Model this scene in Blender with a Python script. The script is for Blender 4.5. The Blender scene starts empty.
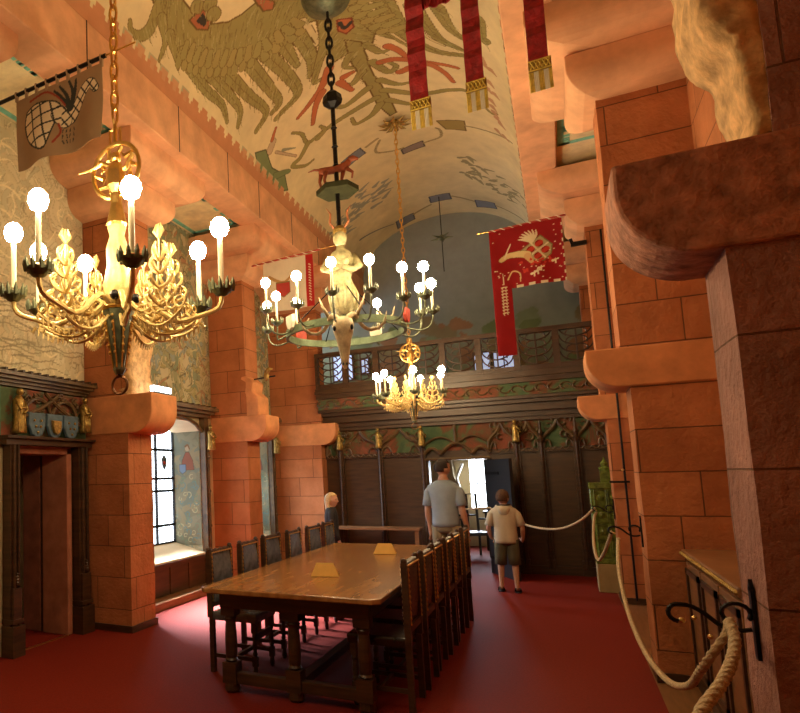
import bpy, bmesh, math, random
import numpy as np
from mathutils import Vector, Matrix, noise
SC = bpy.context.scene
COL = SC.collection
PI = math.pi

# ------------------------------------------------------------ camera, world, light, exposure
EYE = 1.6
cd = bpy.data.cameras.new('camera')
cam = bpy.data.objects.new('camera', cd); COL.objects.link(cam)
cd.sensor_width = 36; cd.lens = 36 * 657 / 800
cd.shift_x = (400 - 170) / 800; cd.shift_y = (408 - 356.5) / 800
cd.clip_start = 0.05
Rm = Matrix(((0.8587183, 0.0769895, 0.5066315), (0.5117734, -0.0781333, -0.8555601), (-0.0262843, 0.9939657, -0.1064957)))
cam.matrix_world = Matrix.Translation((0, 0, EYE)) @ Rm.to_4x4()
SC.camera = cam
SC.view_settings.view_transform = 'Standard'
SC.view_settings.look = 'None'
SC.view_settings.gamma = 1
SC.view_settings.use_curve_mapping = False
SC.view_settings.exposure = 0.24
SC.render.engine = 'CYCLES'
SC.cycles.use_denoising = True
SC.cycles.sample_clamp_indirect = 4
SC.cycles.sample_clamp_direct = 0
SC.cycles.max_bounces = 6
SC.cycles.diffuse_bounces = 4
SC.cycles.caustics_reflective = False
SC.cycles.caustics_refractive = False
wd = bpy.data.worlds.new('sky'); SC.world = wd; wd.use_nodes = True
wd.node_tree.nodes['Background'].inputs[0].default_value = (0.75, 0.86, 1.0, 1)
wd.node_tree.nodes['Background'].inputs[1].default_value = 3.0
BULB = 165.0          # radiance of the candle bulbs
BULBCOL = (1.0, 0.76, 0.43)
def daylight(loc, rot, sx, sy, power, col=(0.78, 0.87, 1.0), spread=180):
    l = bpy.data.lights.new('daylight', 'AREA'); l.shape = 'RECTANGLE'; l.size = sx; l.size_y = sy
    l.energy = power; l.color = col; l.spread = math.radians(spread)
    o = bpy.data.objects.new('daylight', l); COL.objects.link(o); o.location = loc; o.rotation_euler = rot
    return o
# daylight falling through the leaded windows (just inside the glass)
daylight((-5.0, 7.7, 1.55), (0, math.radians(-40), math.radians(-10)), 1.2, 1.5, 260, spread=50)
daylight((-5.0, 10.5, 1.55), (0, math.radians(-55), 0), 1.3, 1.1, 40, spread=80)
daylight((-1.6, 15.2, 1.3), (math.radians(-90), 0, 0), 0.6, 0.9, 40)

# ------------------------------------------------------------ materials
MATS = {}
def nodes(name):
    m = bpy.data.materials.new(name); m.use_nodes = True
    nt = m.node_tree; b = nt.nodes['Principled BSDF']
    return m, nt, b
def lnk(nt, a, b): nt.links.new(a, b)
def noise_node(nt, scale, detail=6, coord='Object', rough=0.6):
    tc = nt.nodes.new('ShaderNodeTexCoord'); n = nt.nodes.new('ShaderNodeTexNoise')
    n.inputs['Scale'].default_value = scale; n.inputs['Detail'].default_value = detail
    n.inputs['Roughness'].default_value = rough
    lnk(nt, tc.outputs[coord], n.inputs['Vector']); return n
def bump(nt, b, src, strength, dist=0.02):
    bp = nt.nodes.new('ShaderNodeBump'); bp.inputs['Strength'].default_value = strength
    bp.inputs['Distance'].default_value = dist
    lnk(nt, src, bp.inputs['Height']); lnk(nt, bp.outputs[0], b.inputs['Normal']); return bp
def ramp(nt, src, stops):
    r = nt.nodes.new('ShaderNodeValToRGB'); e = r.color_ramp.elements
    while len(e) < len(stops): e.new(0.5)
    for i, (p, c) in enumerate(stops): e[i].position = p; e[i].color = (*c, 1)
    lnk(nt, src, r.inputs[0]); return r
def simple(name, col, rough=0.6, metal=0.0, var=0.25, scale=6.0, bmp=0.1, spec=0.5):
    m, nt, b = nodes(name)
    n = noise_node(nt, scale)
    lo = tuple(c * (1 - var) for c in col); hi = tuple(min(1, c * (1 + var)) for c in col)
    r = ramp(nt, n.outputs[0], [(0.3, lo), (0.7, hi)])
    lnk(nt, r.outputs[0], b.inputs['Base Color'])
    b.inputs['Roughness'].default_value = rough; b.inputs['Metallic'].default_value = metal
    b.inputs['Specular IOR Level'].default_value = spec
    if bmp: bump(nt, b, n.outputs[0], bmp)
    MATS[name] = m; return m
def emit(name, col, s):
    m, nt, b = nodes(name)
    b.inputs['Base Color'].default_value = (*col, 1)
    b.inputs['Emission Color'].default_value = (*col, 1); b.inputs['Emission Strength'].default_value = s
    MATS[name] = m; return m
def stone(name, c1, c2, bw=0.62, bh=0.33, bmp=0.8, mortar=(0.17, 0.07, 0.03), grain=22, msize=0.005, var=0.3):
    m, nt, b = nodes(name)
    uv = nt.nodes.new('ShaderNodeUVMap')
    br = nt.nodes.new('ShaderNodeTexBrick')
    br.inputs['Scale'].default_value = 1; br.inputs['Brick Width'].default_value = bw
    br.inputs['Row Height'].default_value = bh; br.inputs['Mortar Size'].default_value = msize
    br.inputs['Mortar Smooth'].default_value = 0.3
    br.inputs['Color1'].default_value = (*c1, 1); br.inputs['Color2'].default_value = (*c2, 1)
    br.inputs['Mortar'].default_value = (*mortar, 1); br.offset = 0.42; br.squash = 1.35; br.squash_frequency = 3
    lnk(nt, uv.outputs[0], br.inputs['Vector'])
    n = noise_node(nt, 3.0, 8); n2 = noise_node(nt, grain, 5)
    r = ramp(nt, n.outputs[0], [(0.25, (1 - var,) * 3), (0.75, (1 + var * 0.5, 1 + var * 0.6, 1 + var * 0.7))])
    mx = nt.nodes.new('ShaderNodeMix'); mx.data_type = 'RGBA'; mx.blend_type = 'MULTIPLY'; mx.inputs[0].default_value = 1
    lnk(nt, br.outputs['Color'], mx.inputs[6]); lnk(nt, r.outputs[0], mx.inputs[7])
    lnk(nt, mx.outputs[2], b.inputs['Base Color']); b.inputs['Roughness'].default_value = 0.85
    b.inputs['Specular IOR Level'].default_value = 0.25
    ad = nt.nodes.new('ShaderNodeMath'); ad.operation = 'MULTIPLY_ADD'; ad.inputs[1].default_value = -1.2
    lnk(nt, br.outputs['Fac'], ad.inputs[0]); lnk(nt, n2.outputs[0], ad.inputs[2])
    bump(nt, b, ad.outputs[0], bmp, 0.02)
    MATS[name] = m; return m
def vcol(name, rough=0.85, var=0.12, bmp=0.08, scale=5):
    m, nt, b = nodes(name)
    a = nt.nodes.new('ShaderNodeVertexColor'); a.layer_name = 'Col'
    n = noise_node(nt, scale, 8)
    r = ramp(nt, n.outputs[0], [(0.25, (1 - var,) * 3), (0.75, (1 + var,) * 3)])
    mx = nt.nodes.new('ShaderNodeMix'); mx.data_type = 'RGBA'; mx.blend_type = 'MULTIPLY'; mx.inputs[0].default_value = 1
    lnk(nt, a.outputs[0], mx.inputs[6]); lnk(nt, r.outputs[0], mx.inputs[7])
    lnk(nt, mx.outputs[2], b.inputs['Base Color']); b.inputs['Roughness'].default_value = rough
    b.inputs['Specular IOR Level'].default_value = 0.2
    if bmp: bump(nt, b, n.outputs[0], bmp)
    MATS[name] = m; return m
def wood(name, c1, c2, rough=0.45, scale=3.0, stretch=(1, 1, 8), bmp=0.1):
    m, nt, b = nodes(name)
    tc = nt.nodes.new('ShaderNodeTexCoord'); mp = nt.nodes.new('ShaderNodeMapping')
    mp.inputs['Scale'].default_value = stretch
    n = nt.nodes.new('ShaderNodeTexNoise'); n.inputs['Scale'].default_value = scale; n.inputs['Detail'].default_value = 8
    lnk(nt, tc.outputs['Object'], mp.inputs[0]); lnk(nt, mp.outputs[0], n.inputs['Vector'])
    r = ramp(nt, n.outputs[0], [(0.3, c1), (0.7, c2)])
    lnk(nt, r.outputs[0], b.inputs['Base Color']); b.inputs['Roughness'].default_value = rough
    if bmp: bump(nt, b, n.outputs[0], bmp, 0.01)
    MATS[name] = m; return m
def mottled(name, stops, scale=2.5, dist=1.5, bmp=0.1):
    m, nt, b = nodes(name)
    n = noise_node(nt, scale, 10, rough=0.7); n.inputs['Distortion'].default_value = dist
    r = ramp(nt, n.outputs[0], stops)
    lnk(nt, r.outputs[0], b.inputs['Base Color']); b.inputs['Roughness'].default_value = 0.85
    b.inputs['Specular IOR Level'].default_value = 0.2
    bump(nt, b, n.outputs[0], bmp)
    MATS[name] = m; return m

SANDC1 = (0.54, 0.20, 0.078); SANDC2 = (0.44, 0.15, 0.056)
SAND = stone('sandstone', SANDC1, SANDC2)
SANDP = simple('sandstone_plain', (0.62, 0.265, 0.11), 0.85, var=0.22, scale=4, bmp=0.3, spec=0.2)
SANDU = simple('sandstone_lit_upper', (0.72, 0.39, 0.215), 0.85, var=0.2, scale=3, bmp=0.3, spec=0.2)  # same stone made paler, carrying the brighter lamplight on beams and brackets
SANDR = simple('sandstone_rough', (0.62, 0.38, 0.17), 0.9, var=0.4, scale=14, bmp=0.7, spec=0.2)
SANDN = stone('sandstone_tooled', (0.40, 0.195, 0.145), (0.34, 0.15, 0.11), 0.8, 0.42, 1.0, grain=24, msize=0.004, var=0.5)
SANDNP = simple('sandstone_tooled_plain', (0.42, 0.19, 0.12), 0.85, var=0.5, scale=13, bmp=0.9, spec=0.2)
SHADEDST = simple('shaded_red_brown_stone', (0.24, 0.085, 0.05), 0.85, var=0.3, scale=5, bmp=0.2, spec=0.2)  # jamb stone darkened: the doorway recess's dimness is in its colour
FRAMEST = simple('shaded_frame_stone', (0.36, 0.14, 0.08), 0.85, var=0.25, scale=5, bmp=0.2, spec=0.2)  # frame sandstone darkened too, with the recess's shade in its colour
CARPET = simple('red_carpet', (0.175, 0.012, 0.0035), 0.7, var=0.22, scale=60, bmp=0.15, spec=0.22)
BOARD = wood('floor_boards', (0.16, 0.07, 0.025), (0.26, 0.12, 0.045), 0.4, 4, (8, 1, 1))
DARK = wood('dark_oak', (0.028, 0.013, 0.006), (0.075, 0.034, 0.014), 0.4, 4)
PANEL = wood('panel_oak', (0.038, 0.018, 0.007), (0.078, 0.036, 0.013), 0.42, 3)
MIDW = wood('brown_oak', (0.15, 0.065, 0.022), (0.27, 0.12, 0.045), 0.42, 4)
TABLEW = wood('polished_oak', (0.22, 0.095, 0.030), (0.40, 0.20, 0.065), 0.22, 2.2, (7, 1, 1), 0.03)
CARVE = wood('carved_oak', (0.05, 0.028, 0.011), (0.15, 0.09, 0.035), 0.38, 9, (1, 1, 1), 0.4)
GILD = simple('gilded', (0.85, 0.55, 0.17), 0.32, 1.0, 0.2, 20, 0.2)
GILDP = simple('gilded_paint', (0.80, 0.60, 0.24), 0.4, 0.35, 0.25, 25, 0.3)
OLDGOLD = simple('old_gold', (0.42, 0.28, 0.08), 0.4, 0.7, 0.5, 30, 0.4)
IRON = simple('black_iron', (0.018, 0.017, 0.018), 0.4, 0.8, 0.3, 20, 0.2)
BRONZE = simple('green_bronze', (0.14, 0.16, 0.10), 0.45, 0.5, 0.4, 18, 0.2)
BRASS = simple('brass_nail', (0.75, 0.5, 0.18), 0.3, 1.0, 0.1, 30, 0)
LEATHER = simple('dark_leather', (0.028, 0.014, 0.009), 0.27, 0, 0.4, 14, 0.35)
LEATHB = simple('worn_sheen_leather', (0.12, 0.125, 0.135), 0.25, 0, 0.4, 14, 0.35)  # worn dark leather, paled bluish to carry its glossy reflections
ROPE = simple('hemp_rope', (0.50, 0.38, 0.22), 0.85, 0, 0.25, 60, 0.5)
CREAM = simple('cream_plaster', (0.62, 0.50, 0.30), 0.9, 0, 0.12, 2, 0.1)
WAX = simple('white_candle', (0.85, 0.74, 0.5), 0.5, 0, 0.05, 5, 0)
BONE = simple('bone', (0.42, 0.33, 0.19), 0.6, 0, 0.4, 16, 0.3)
REDV = simple('red_velvet', (0.30, 0.008, 0.010), 0.7, 0, 0.45, 22, 0.6)
REDP = simple('red_paint', (0.42, 0.05, 0.03), 0.6, 0, 0.3, 12, 0.2)
GREENP = simple('green_paint', (0.045, 0.12, 0.06), 0.6, 0, 0.4, 10, 0.2)
BLUEP = simple('blue_paint', (0.07, 0.12, 0.16), 0.5, 0, 0.4, 10, 0.2)
TILEG = simple('green_glaze', (0.13, 0.17, 0.03), 0.2, 0, 0.6, 16, 0.4)
YEL = simple('yellow_fringe', (0.70, 0.50, 0.08), 0.6, 0, 0.3, 40, 0.4)
WHITE = simple('white_cloth', (0.80, 0.75, 0.60), 0.8, 0, 0.1, 10, 0.1)
PAPER = simple('yellow_card', (0.75, 0.48, 0.12), 0.7, 0, 0.08, 8, 0)
FRESCO = mottled('fresco', [(0.3, (0.12, 0.15, 0.10)), (0.42, (0.34, 0.32, 0.18)), (0.5, (0.46, 0.38, 0.22)), (0.58, (0.30, 0.30, 0.20)), (0.66, (0.40, 0.20, 0.11)), (0.75, (0.5, 0.45, 0.30))], 3.4, 1.8)
FRESCOP = mottled('pale_fresco', [(0.3, (0.34, 0.33, 0.20)), (0.45, (0.60, 0.50, 0.30)), (0.58, (0.52, 0.44, 0.25)), (0.7, (0.40, 0.36, 0.22))], 2.6, 1.2)
FRESCOB = mottled('jamb_fresco', [(0.3, (0.12, 0.22, 0.22)), (0.45, (0.32, 0.35, 0.26)), (0.55, (0.50, 0.42, 0.26)), (0.62, (0.30, 0.34, 0.30)), (0.72, (0.42, 0.16, 0.10))], 5, 2.4)
SOFFIT = simple('soffit_paint', (0.80, 0.70, 0.42), 0.9, 0, 0.2, 5, 0.1)
CYAN = simple('soffit_border', (0.22, 0.60, 0.50), 0.9, 0, 0.2, 12, 0.05)
FRIEZE = mottled('frieze_paint', [(0.36, (0.05, 0.09, 0.045)), (0.46, (0.09, 0.13, 0.06)), (0.5, (0.13, 0.06, 0.03)), (0.58, (0.24, 0.07, 0.04)), (0.66, (0.06, 0.11, 0.06))], 1.6, 0.5)
MURAL = None
VC = vcol('painted_plaster', 0.88, 0.10)
VCC = vcol('painted_cloth', 0.8, 0.10, 0.05)
PANE = emit('window_glass', (0.80, 0.90, 1.0), 4.0)
PANER = emit('far_window_glass', (0.85, 0.93, 1.0), 6.0)
GALW = emit('gallery_window_glass', (0.55, 0.68, 1.0), 0.45)
FLAME = emit('bulb_glow', BULBCOL, BULB)
SKIN = simple('skin', (0.50, 0.26, 0.16), 0.55, 0, 0.08, 5, 0.02)
SKINL = simple('fair_skin', (0.62, 0.36, 0.25), 0.55, 0, 0.06, 5, 0.02)
HAIRD = simple('dark_hair', (0.022, 0.012, 0.007), 0.8, 0, 0.4, 60, 0.6)
HAIRB = simple('brown_hair', (0.085, 0.038, 0.016), 0.8, 0, 0.4, 60, 0.6)
HAIRL = simple('blond_hair', (0.60, 0.44, 0.20), 0.5, 0, 0.25, 60, 0.6)
SHIRTB = simple('grey_blue_cotton', (0.27, 0.33, 0.38), 0.9, 0, 0.12, 5, 0.2)
SHIRTW = simple('beige_cotton', (0.52, 0.45, 0.32), 0.9, 0, 0.1, 5, 0.2)
SHIRTD = simple('dark_cotton', (0.02, 0.018, 0.02), 0.9, 0, 0.2, 5, 0.2)
TROUS = simple('beige_trousers', (0.24, 0.20, 0.12), 0.9, 0, 0.12, 5, 0.2)
SHORTS = simple('olive_shorts', (0.085, 0.075, 0.04), 0.9, 0, 0.15, 5, 0.2)
BLACKC = simple('black_leather', (0.015, 0.013, 0.012), 0.5, 0, 0.2, 5, 0.1)
EYEM = simple('eye_dark', (0.02, 0.015, 0.012), 0.2, 0, 0, 5, 0)
LIP = simple('lip', (0.35, 0.12, 0.09), 0.5, 0, 0.05, 5, 0)

# ------------------------------------------------------------ mesh helpers
class MB:
    def __init__(s): s.bm = bmesh.new()
    def box(s, x0, x1, y0, y1, z0, z1):
        v = [s.bm.verts.new(p) for p in ((x0, y0, z0), (x1, y0, z0), (x1, y1, z0), (x0, y1, z0), (x0, y0, z1), (x1, y0, z1), (x1, y1, z1), (x0, y1, z1))]
        for f in ((3, 2, 1, 0), (4, 5, 6, 7), (0, 1, 5, 4), (1, 2, 6, 5), (2, 3, 7, 6), (3, 0, 4, 7)):
            s.bm.faces.new([v[i] for i in f])
        return s
    def rings(s, rs, cap=True, close=False):
        R = [[s.bm.verts.new(p) for p in r] for r in rs]
        n = len(R[0])
        L = len(R)
        for i in range(L if close else L - 1):
            a, b = R[i], R[(i + 1) % L]
            for j in range(n):
                k = (j + 1) % n
                s.bm.faces.new((a[j], a[k], b[k], b[j]))
        if cap and not close:
            s.bm.faces.new(list(reversed(R[0]))); s.bm.faces.new(R[-1])
        return s
    def tube(s, pts, r, n=8, close=False, cap=True, flat=1.0):
        pts = [Vector(p) for p in pts]; L = len(pts)
        rr = r if isinstance(r, (list, tuple)) else [r] * L
        rs = []; up = None
        for i, p in enumerate(pts):
            if close: d = pts[(i + 1) % L] - pts[i - 1]
            else: d = pts[min(i + 1, L - 1)] - pts[max(i - 1, 0)]
            if d.length < 1e-9: d = Vector((0, 0, 1))
            d.normalize()
            if up is None:
                up = Vector((0, 0, 1)) if abs(d.z) < 0.9 else Vector((1, 0, 0))
            a = d.cross(up)
            if a.length < 1e-4: a = d.orthogonal()
            a.normalize(); b = a.cross(d).normalized(); up = b
            rs.append([p + a * math.cos(t) * rr[i] + b * math.sin(t) * rr[i] * flat for t in [2 * PI * k / n for k in range(n)]])
        return s.rings(rs, cap, close)
    def lathe(s, prof, c=(0, 0), n=16, cap=True):
        rs = [[(c[0] + r * math.cos(2 * PI * k / n), c[1] + r * math.sin(2 * PI * k / n), z) for k in range(n)] for r, z in prof]
        return s.rings(rs, cap)
    def prism(s, poly, f0, f1):
        """poly of (u, v); f0/f1 map (u, v) to the two end faces"""
        a = [s.bm.verts.new(f0(*p)) for p in poly]; b = [s.bm.verts.new(f1(*p)) for p in poly]
        n = len(poly)
        s.bm.faces.new(a); s.bm.faces.new(list(reversed(b)))
        for i in range(n): s.bm.faces.new((a[i], b[i], b[(i + 1) % n], a[(i + 1) % n]))
        return s
    def ball(s, c, r, seg=10, rings=7, sc=(1, 1, 1)):
        m = Matrix.Translation(c) @ Matrix.Diagonal((r * sc[0], r * sc[1], r * sc[2], 1))
        bmesh.ops.create_uvsphere(s.bm, u_segments=seg, v_segments=rings, radius=1, matrix=m); return s
    def ico(s, c, r, sub=1):
        bmesh.ops.create_icosphere(s.bm, subdivisions=sub, radius=r, matrix=Matrix.Translation(c)); return s
    def torus(s, c, R, r, n=28, m=8, axis='z', a0=0, a1=2 * PI, sq=1.0):
        full = abs(a1 - a0 - 2 * PI) < 1e-6
        pts = []
        K = n if full else n + 1
        for i in range(K):
            t = a0 + (a1 - a0) * i / n
            u, v = R * math.cos(t), R * math.sin(t) * sq
            pts.append((c[0] + u, c[1] + v, c[2]) if axis == 'z' else (c[0], c[1] + u, c[2] + v) if axis == 'x' else (c[0] + u, c[1], c[2] + v))
        return s.tube(pts, r, m, close=full)
    def rough(s, cuts, amp, sc=6.0, seed=0, keep=None):
        bmesh.ops.subdivide_edges(s.bm, edges=s.bm.edges[:], cuts=cuts, use_grid_fill=True)
        s.bm.normal_update()
        for v in s.bm.verts:
            if keep and keep(v.co): continue
            n = noise.noise_vector(v.co * sc + Vector((seed, seed, seed))) + 0.5 * noise.noise_vector(v.co * sc * 2.7)
            v.co += n * amp
        return s
    def build(s, name, mat, parent=None, smooth=False, bevel=0, seg=2, loc=None, mods=None):
        bm = s.bm
        bmesh.ops.recalc_face_normals(bm, faces=bm.faces[:])
        uv = bm.loops.layers.uv.new('UVMap')
        for f in bm.faces:
            n = f.normal; ax, ay, az = abs(n.x), abs(n.y), abs(n.z)
            for l in f.loops:
                c = l.vert.co
                l[uv].uv = (c.y + 0.23, c.z + 0.1) if ax >= ay and ax >= az else (c.x + 0.11, c.z + 0.1) if ay >= az else (c.x, c.y)
            f.smooth = smooth
        me = bpy.data.meshes.new(name); bm.to_mesh(me); bm.free()
        o = bpy.data.objects.new(name, me); COL.objects.link(o)
        for m in (mat if isinstance(mat, (list, tuple)) else [mat]): me.materials.append(m)
        if parent: o.parent = parent
        if loc: o.location = loc
        if bevel:
            b = o.modifiers.new('bevel', 'BEVEL'); b.width = bevel; b.segments = seg; b.limit_method = 'ANGLE'
        return o
def thing(name, label, cat, loc=(0, 0, 0), rz=0, group=None):
    o = bpy.data.objects.new(name, None); COL.objects.link(o); o.location = loc; o.rotation_euler = (0, 0, rz)
    o.empty_display_size = 0.1
    return tag(o, label, cat, group)
def tag(o, label, cat, group=None):
    o['label'] = label; o['category'] = cat
    if group: o['group'] = group
    return o
def struct(o): o['kind'] = 'structure'; return o
def root(name, loc=(0, 0, 0)):
    o = bpy.data.objects.new(name, None); COL.objects.link(o); o.location = loc; o['kind'] = 'structure'; return o
KIDS = {}
def dup(r, loc, rz=0, label=None, group=None):
    def cp(o, par):
        c = o.copy(); COL.objects.link(c)
        if par: c.parent = par
        for ch in [x for x in bpy.data.objects if x.parent == o]: cp(ch, c)
        return c
    c = cp(r, None); c.location = loc; c.rotation_euler = (0, 0, rz)
    if label: c['label'] = label
    if group: c['group'] = group
    return c
def bez(p0, p1, p2, p3, n=10):
    out = []
    for i in range(n + 1):
        t = i / n; u = 1 - t
        out.append(tuple(u**3 * a + 3 * u * u * t * b + 3 * u * t * t * c + t**3 * d for a, b, c, d in zip(p0, p1, p2, p3)))
    return out

# painting on a raster that becomes per-vertex colour of a surface of its own
class Canvas:
    def __init__(s, u0, u1, v0, v1, step, base):
        s.u0, s.v0, s.st = u0, v0, step
        s.nu = int(round((u1 - u0) / step)) + 1; s.nv = int(round((v1 - v0) / step)) + 1
        s.U, s.V = np.meshgrid(u0 + np.arange(s.nu) * step, v0 + np.arange(s.nv) * step, indexing='ij')
        s.c = np.zeros((s.nu, s.nv, 3), np.float32); s.c[:] = base
    def win(s, a, b, c, d):
        i0 = max(0, int((a - s.u0) / s.st) - 1); i1 = min(s.nu, int((b - s.u0) / s.st) + 2)
        j0 = max(0, int((c - s.v0) / s.st) - 1); j1 = min(s.nv, int((d - s.v0) / s.st) + 2)
        return slice(i0, max(i0, i1)), slice(j0, max(j0, j1))
    def seg(s, p, q, wa, wb, col):
        w = max(wa, wb) / 2
        sl = s.win(min(p[0], q[0]) - w, max(p[0], q[0]) + w, min(p[1], q[1]) - w, max(p[1], q[1]) + w)
        U, V = s.U[sl], s.V[sl]
        if U.size == 0: return
        dx, dy = q[0] - p[0], q[1] - p[1]; L = dx * dx + dy * dy + 1e-12
        t = np.clip(((U - p[0]) * dx + (V - p[1]) * dy) / L, 0, 1)
        d = np.hypot(U - p[0] - t * dx, V - p[1] - t * dy)
        s.c[sl][d < (wa + (wb - wa) * t) / 2] = col
    def stroke(s, pts, w0, w1, col, out=None, ow=0.014):
        P = catmull(pts, 6); n = len(P) - 1
        if out is not None:
            for i in range(n): s.seg(P[i], P[i + 1], w0 + (w1 - w0) * i / n + 2 * ow, w0 + (w1 - w0) * (i + 1) / n + 2 * ow, out)
        for i in range(n): s.seg(P[i], P[i + 1], w0 + (w1 - w0) * i / n, w0 + (w1 - w0) * (i + 1) / n, col)
    def poly(s, pts, col, out=None, ow=0.02):
        us = [p[0] for p in pts]; vs = [p[1] for p in pts]
        sl = s.win(min(us), max(us), min(vs), max(vs)); U, V = s.U[sl], s.V[sl]
        ins = np.zeros(U.shape, bool); n = len(pts)
        for i in range(n):
            (x0, y0), (x1, y1) = pts[i], pts[(i + 1) % n]
            if y0 == y1: continue
            c = ((y0 > V) != (y1 > V)) & (U < (x1 - x0) * (V - y0) / (y1 - y0) + x0)
            ins ^= c
        s.c[sl][ins] = col
        if out is not None:
            for i in range(n): s.seg(pts[i], pts[(i + 1) % n], ow, ow, out)
    def mesh(s, name, fn, mat, parent=None, thick=0):
        P = fn(s.U, s.V); co = np.stack(P, -1).reshape(-1, 3).astype(np.float32)
        I = np.arange(s.nu * s.nv).reshape(s.nu, s.nv)
        F = np.stack([I[:-1, :-1], I[1:, :-1], I[1:, 1:], I[:-1, 1:]], -1).reshape(-1, 4)
        C = s.c.reshape(-1, 3)
        if hasattr(s, 'mask'):
            F = F[s.mask[:-1, :-1].reshape(-1)]
            us, inv = np.unique(F, return_inverse=True); co = co[us]; C = C[us]; F = inv.reshape(-1, 4)
        me = bpy.data.meshes.new(name)
        me.vertices.add(len(co)); me.vertices.foreach_set('co', co.ravel())
        me.loops.add(F.size); me.loops.foreach_set('vertex_index', F.astype(np.int32).ravel())
        me.polygons.add(len(F)); me.polygons.foreach_set('loop_start', np.arange(0, F.size, 4, dtype=np.int32))
        me.update(calc_edges=True)
        a = me.color_attributes.new('Col', 'FLOAT_COLOR', 'POINT')
        a.data.foreach_set('color', np.concatenate([C, np.ones((len(C), 1), np.float32)], 1).ravel())
        me.polygons.foreach_set('use_smooth', np.ones(len(F), bool)); me.update()
        me.materials.append(mat)
        o = bpy.data.objects.new(name, me); COL.objects.link(o)
        if parent: o.parent = parent
        if thick:
            m = o.modifiers.new('thickness', 'SOLIDIFY'); m.thickness = thick; m.offset = 0
        return o
def catmull(pts, k=6):
    if len(pts) < 3: return [tuple(p) for p in pts]
    P = [pts[0]] + list(pts) + [pts[-1]]; out = []
    for i in range(1, len(P) - 2):
        a, b, c, d = P[i - 1], P[i], P[i + 1], P[i + 2]
        for j in range(k):
            t = j / k
            out.append(tuple(0.5 * (2 * b[m] + (c[m] - a[m]) * t + (2 * a[m] - 5 * b[m] + 4 * c[m] - d[m]) * t * t + (3 * b[m] - a[m] - 3 * c[m] + d[m]) * t**3) for m in range(len(b))))
    out.append(tuple(pts[-1])); return out

# ------------------------------------------------------------ large structure
XW = -4.6       # left wall plane
YB = 11.7       # panelled back wall
struct(MB().box(-5.6, 0.47, -2.6, 16.6, -0.12, 0.0).build('floor', CARPET))
struct(MB().box(0.47, 1.3, -2.6, 11.7, -0.12, -0.002).build('floor', BOARD))
struct(MB().box(-5.6, 1.3, -2.7, -2.6, 0, 6.9).build('wall_behind', FRESCOP))
# left wall: pieces around the doorway and the window bays
lw = MB()
def wl(y0, y1, z0, z1): lw.box(XW - 0.60, XW, y0, y1, z0, z1)
wl(-2.6, 4.72, 0, 5.6)
wl(4.72, 5.56, 1.95, 5.6); wl(5.56, 6.6, 0, 5.6)
wl(6.6, 8.62, 0, 0.5); wl(6.6, 8.62, 2.42, 5.6); wl(8.62, 9.75, 0, 5.6)
wl(9.75, 11.25, 0, 0.5); wl(9.75, 11.25, 2.42, 5.6); wl(11.25, 11.75, 0, 5.6)
struct(lw.build('wall_left', FRESCOP))
rg_ = np.random.default_rng(11)
def frescopaint(c, n, cols, smin, smax, wmin, wmax, out=None):
    for k in range(n):
        u, v = rg_.uniform(c.U.min(), c.U.max()), rg_.uniform(c.V.min(), c.V.max()); a = rg_.uniform(0, 6.28); L = rg_.uniform(smin, smax); q = rg_.uniform(-1.5, 1.5)
        pts = [(u, v), (u + L * math.cos(a) * .5, v + L * math.sin(a) * .5), (u + L * math.cos(a) * .5 + L * .6 * math.cos(a + q), v + L * math.sin(a) * .5 + L * .6 * math.sin(a + q))]
        w = rg_.uniform(wmin, wmax); c.stroke(pts, w, w * .4, cols[int(rg_.integers(len(cols)))], out, .006)
def frescowall(y0, y1, z0, z1, base, cols, seed, pale):
    c = Canvas(y0, y1, z0, z1, .012, base)
    frescopaint(c, 160, cols, .2, .6, .12, .3)
    frescopaint(c, 420, cols, .08, .35, .03, .09, tuple(x * (.72 if pale else .5) for x in base))
    frescopaint(c, 260, [tuple(x * 1.25 for x in base), tuple(x * (.6 if pale else .4) for x in base)], .05, .25, .012, .03)
    if pale:
        for k in range(26):
            z = z0 + .03 + k * .035 * (1 + k * .01); y = rg_.uniform(y0, y1 - .8)
            c.stroke([(y + i * .12, z + .02 * math.sin(i * 1.7 + k)) for i in range(int(rg_.integers(6, 18)))], .02, .01, tuple(x * .5 for x in base))
    c.mesh('fresco', lambda U, V: (np.full_like(U, XW + .012), U, V), VC, bpy.data.objects['wall_left'])
GF = [(.30, .30, .17), (.40, .34, .19), (.22, .26, .17), (.46, .40, .24), (.40, .22, .12), (.26, .30, .26), (.34, .30, .14), (.5, .44, .28)]
PF = [(.60, .53, .33), (.57, .50, .31), (.64, .56, .36), (.52, .48, .31), (.60, .50, .31), (.66, .60, .40)]
frescowall(3.12, 5.86, 2.6, 5.29, (.62, .54, .34), PF, 1, True)
frescowall(6.35, 8.99, 2.55, 5.29, (.40, .36, .20), GF, 2, False)
frescowall(9.48, 11.41, 2.55, 5.29, (.40, .36, .20), GF, 3, False)
struct(MB().box(1.05, 1.4, -2.6, 14.2, 0, 5.6).build('wall_right', SAND))
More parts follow.
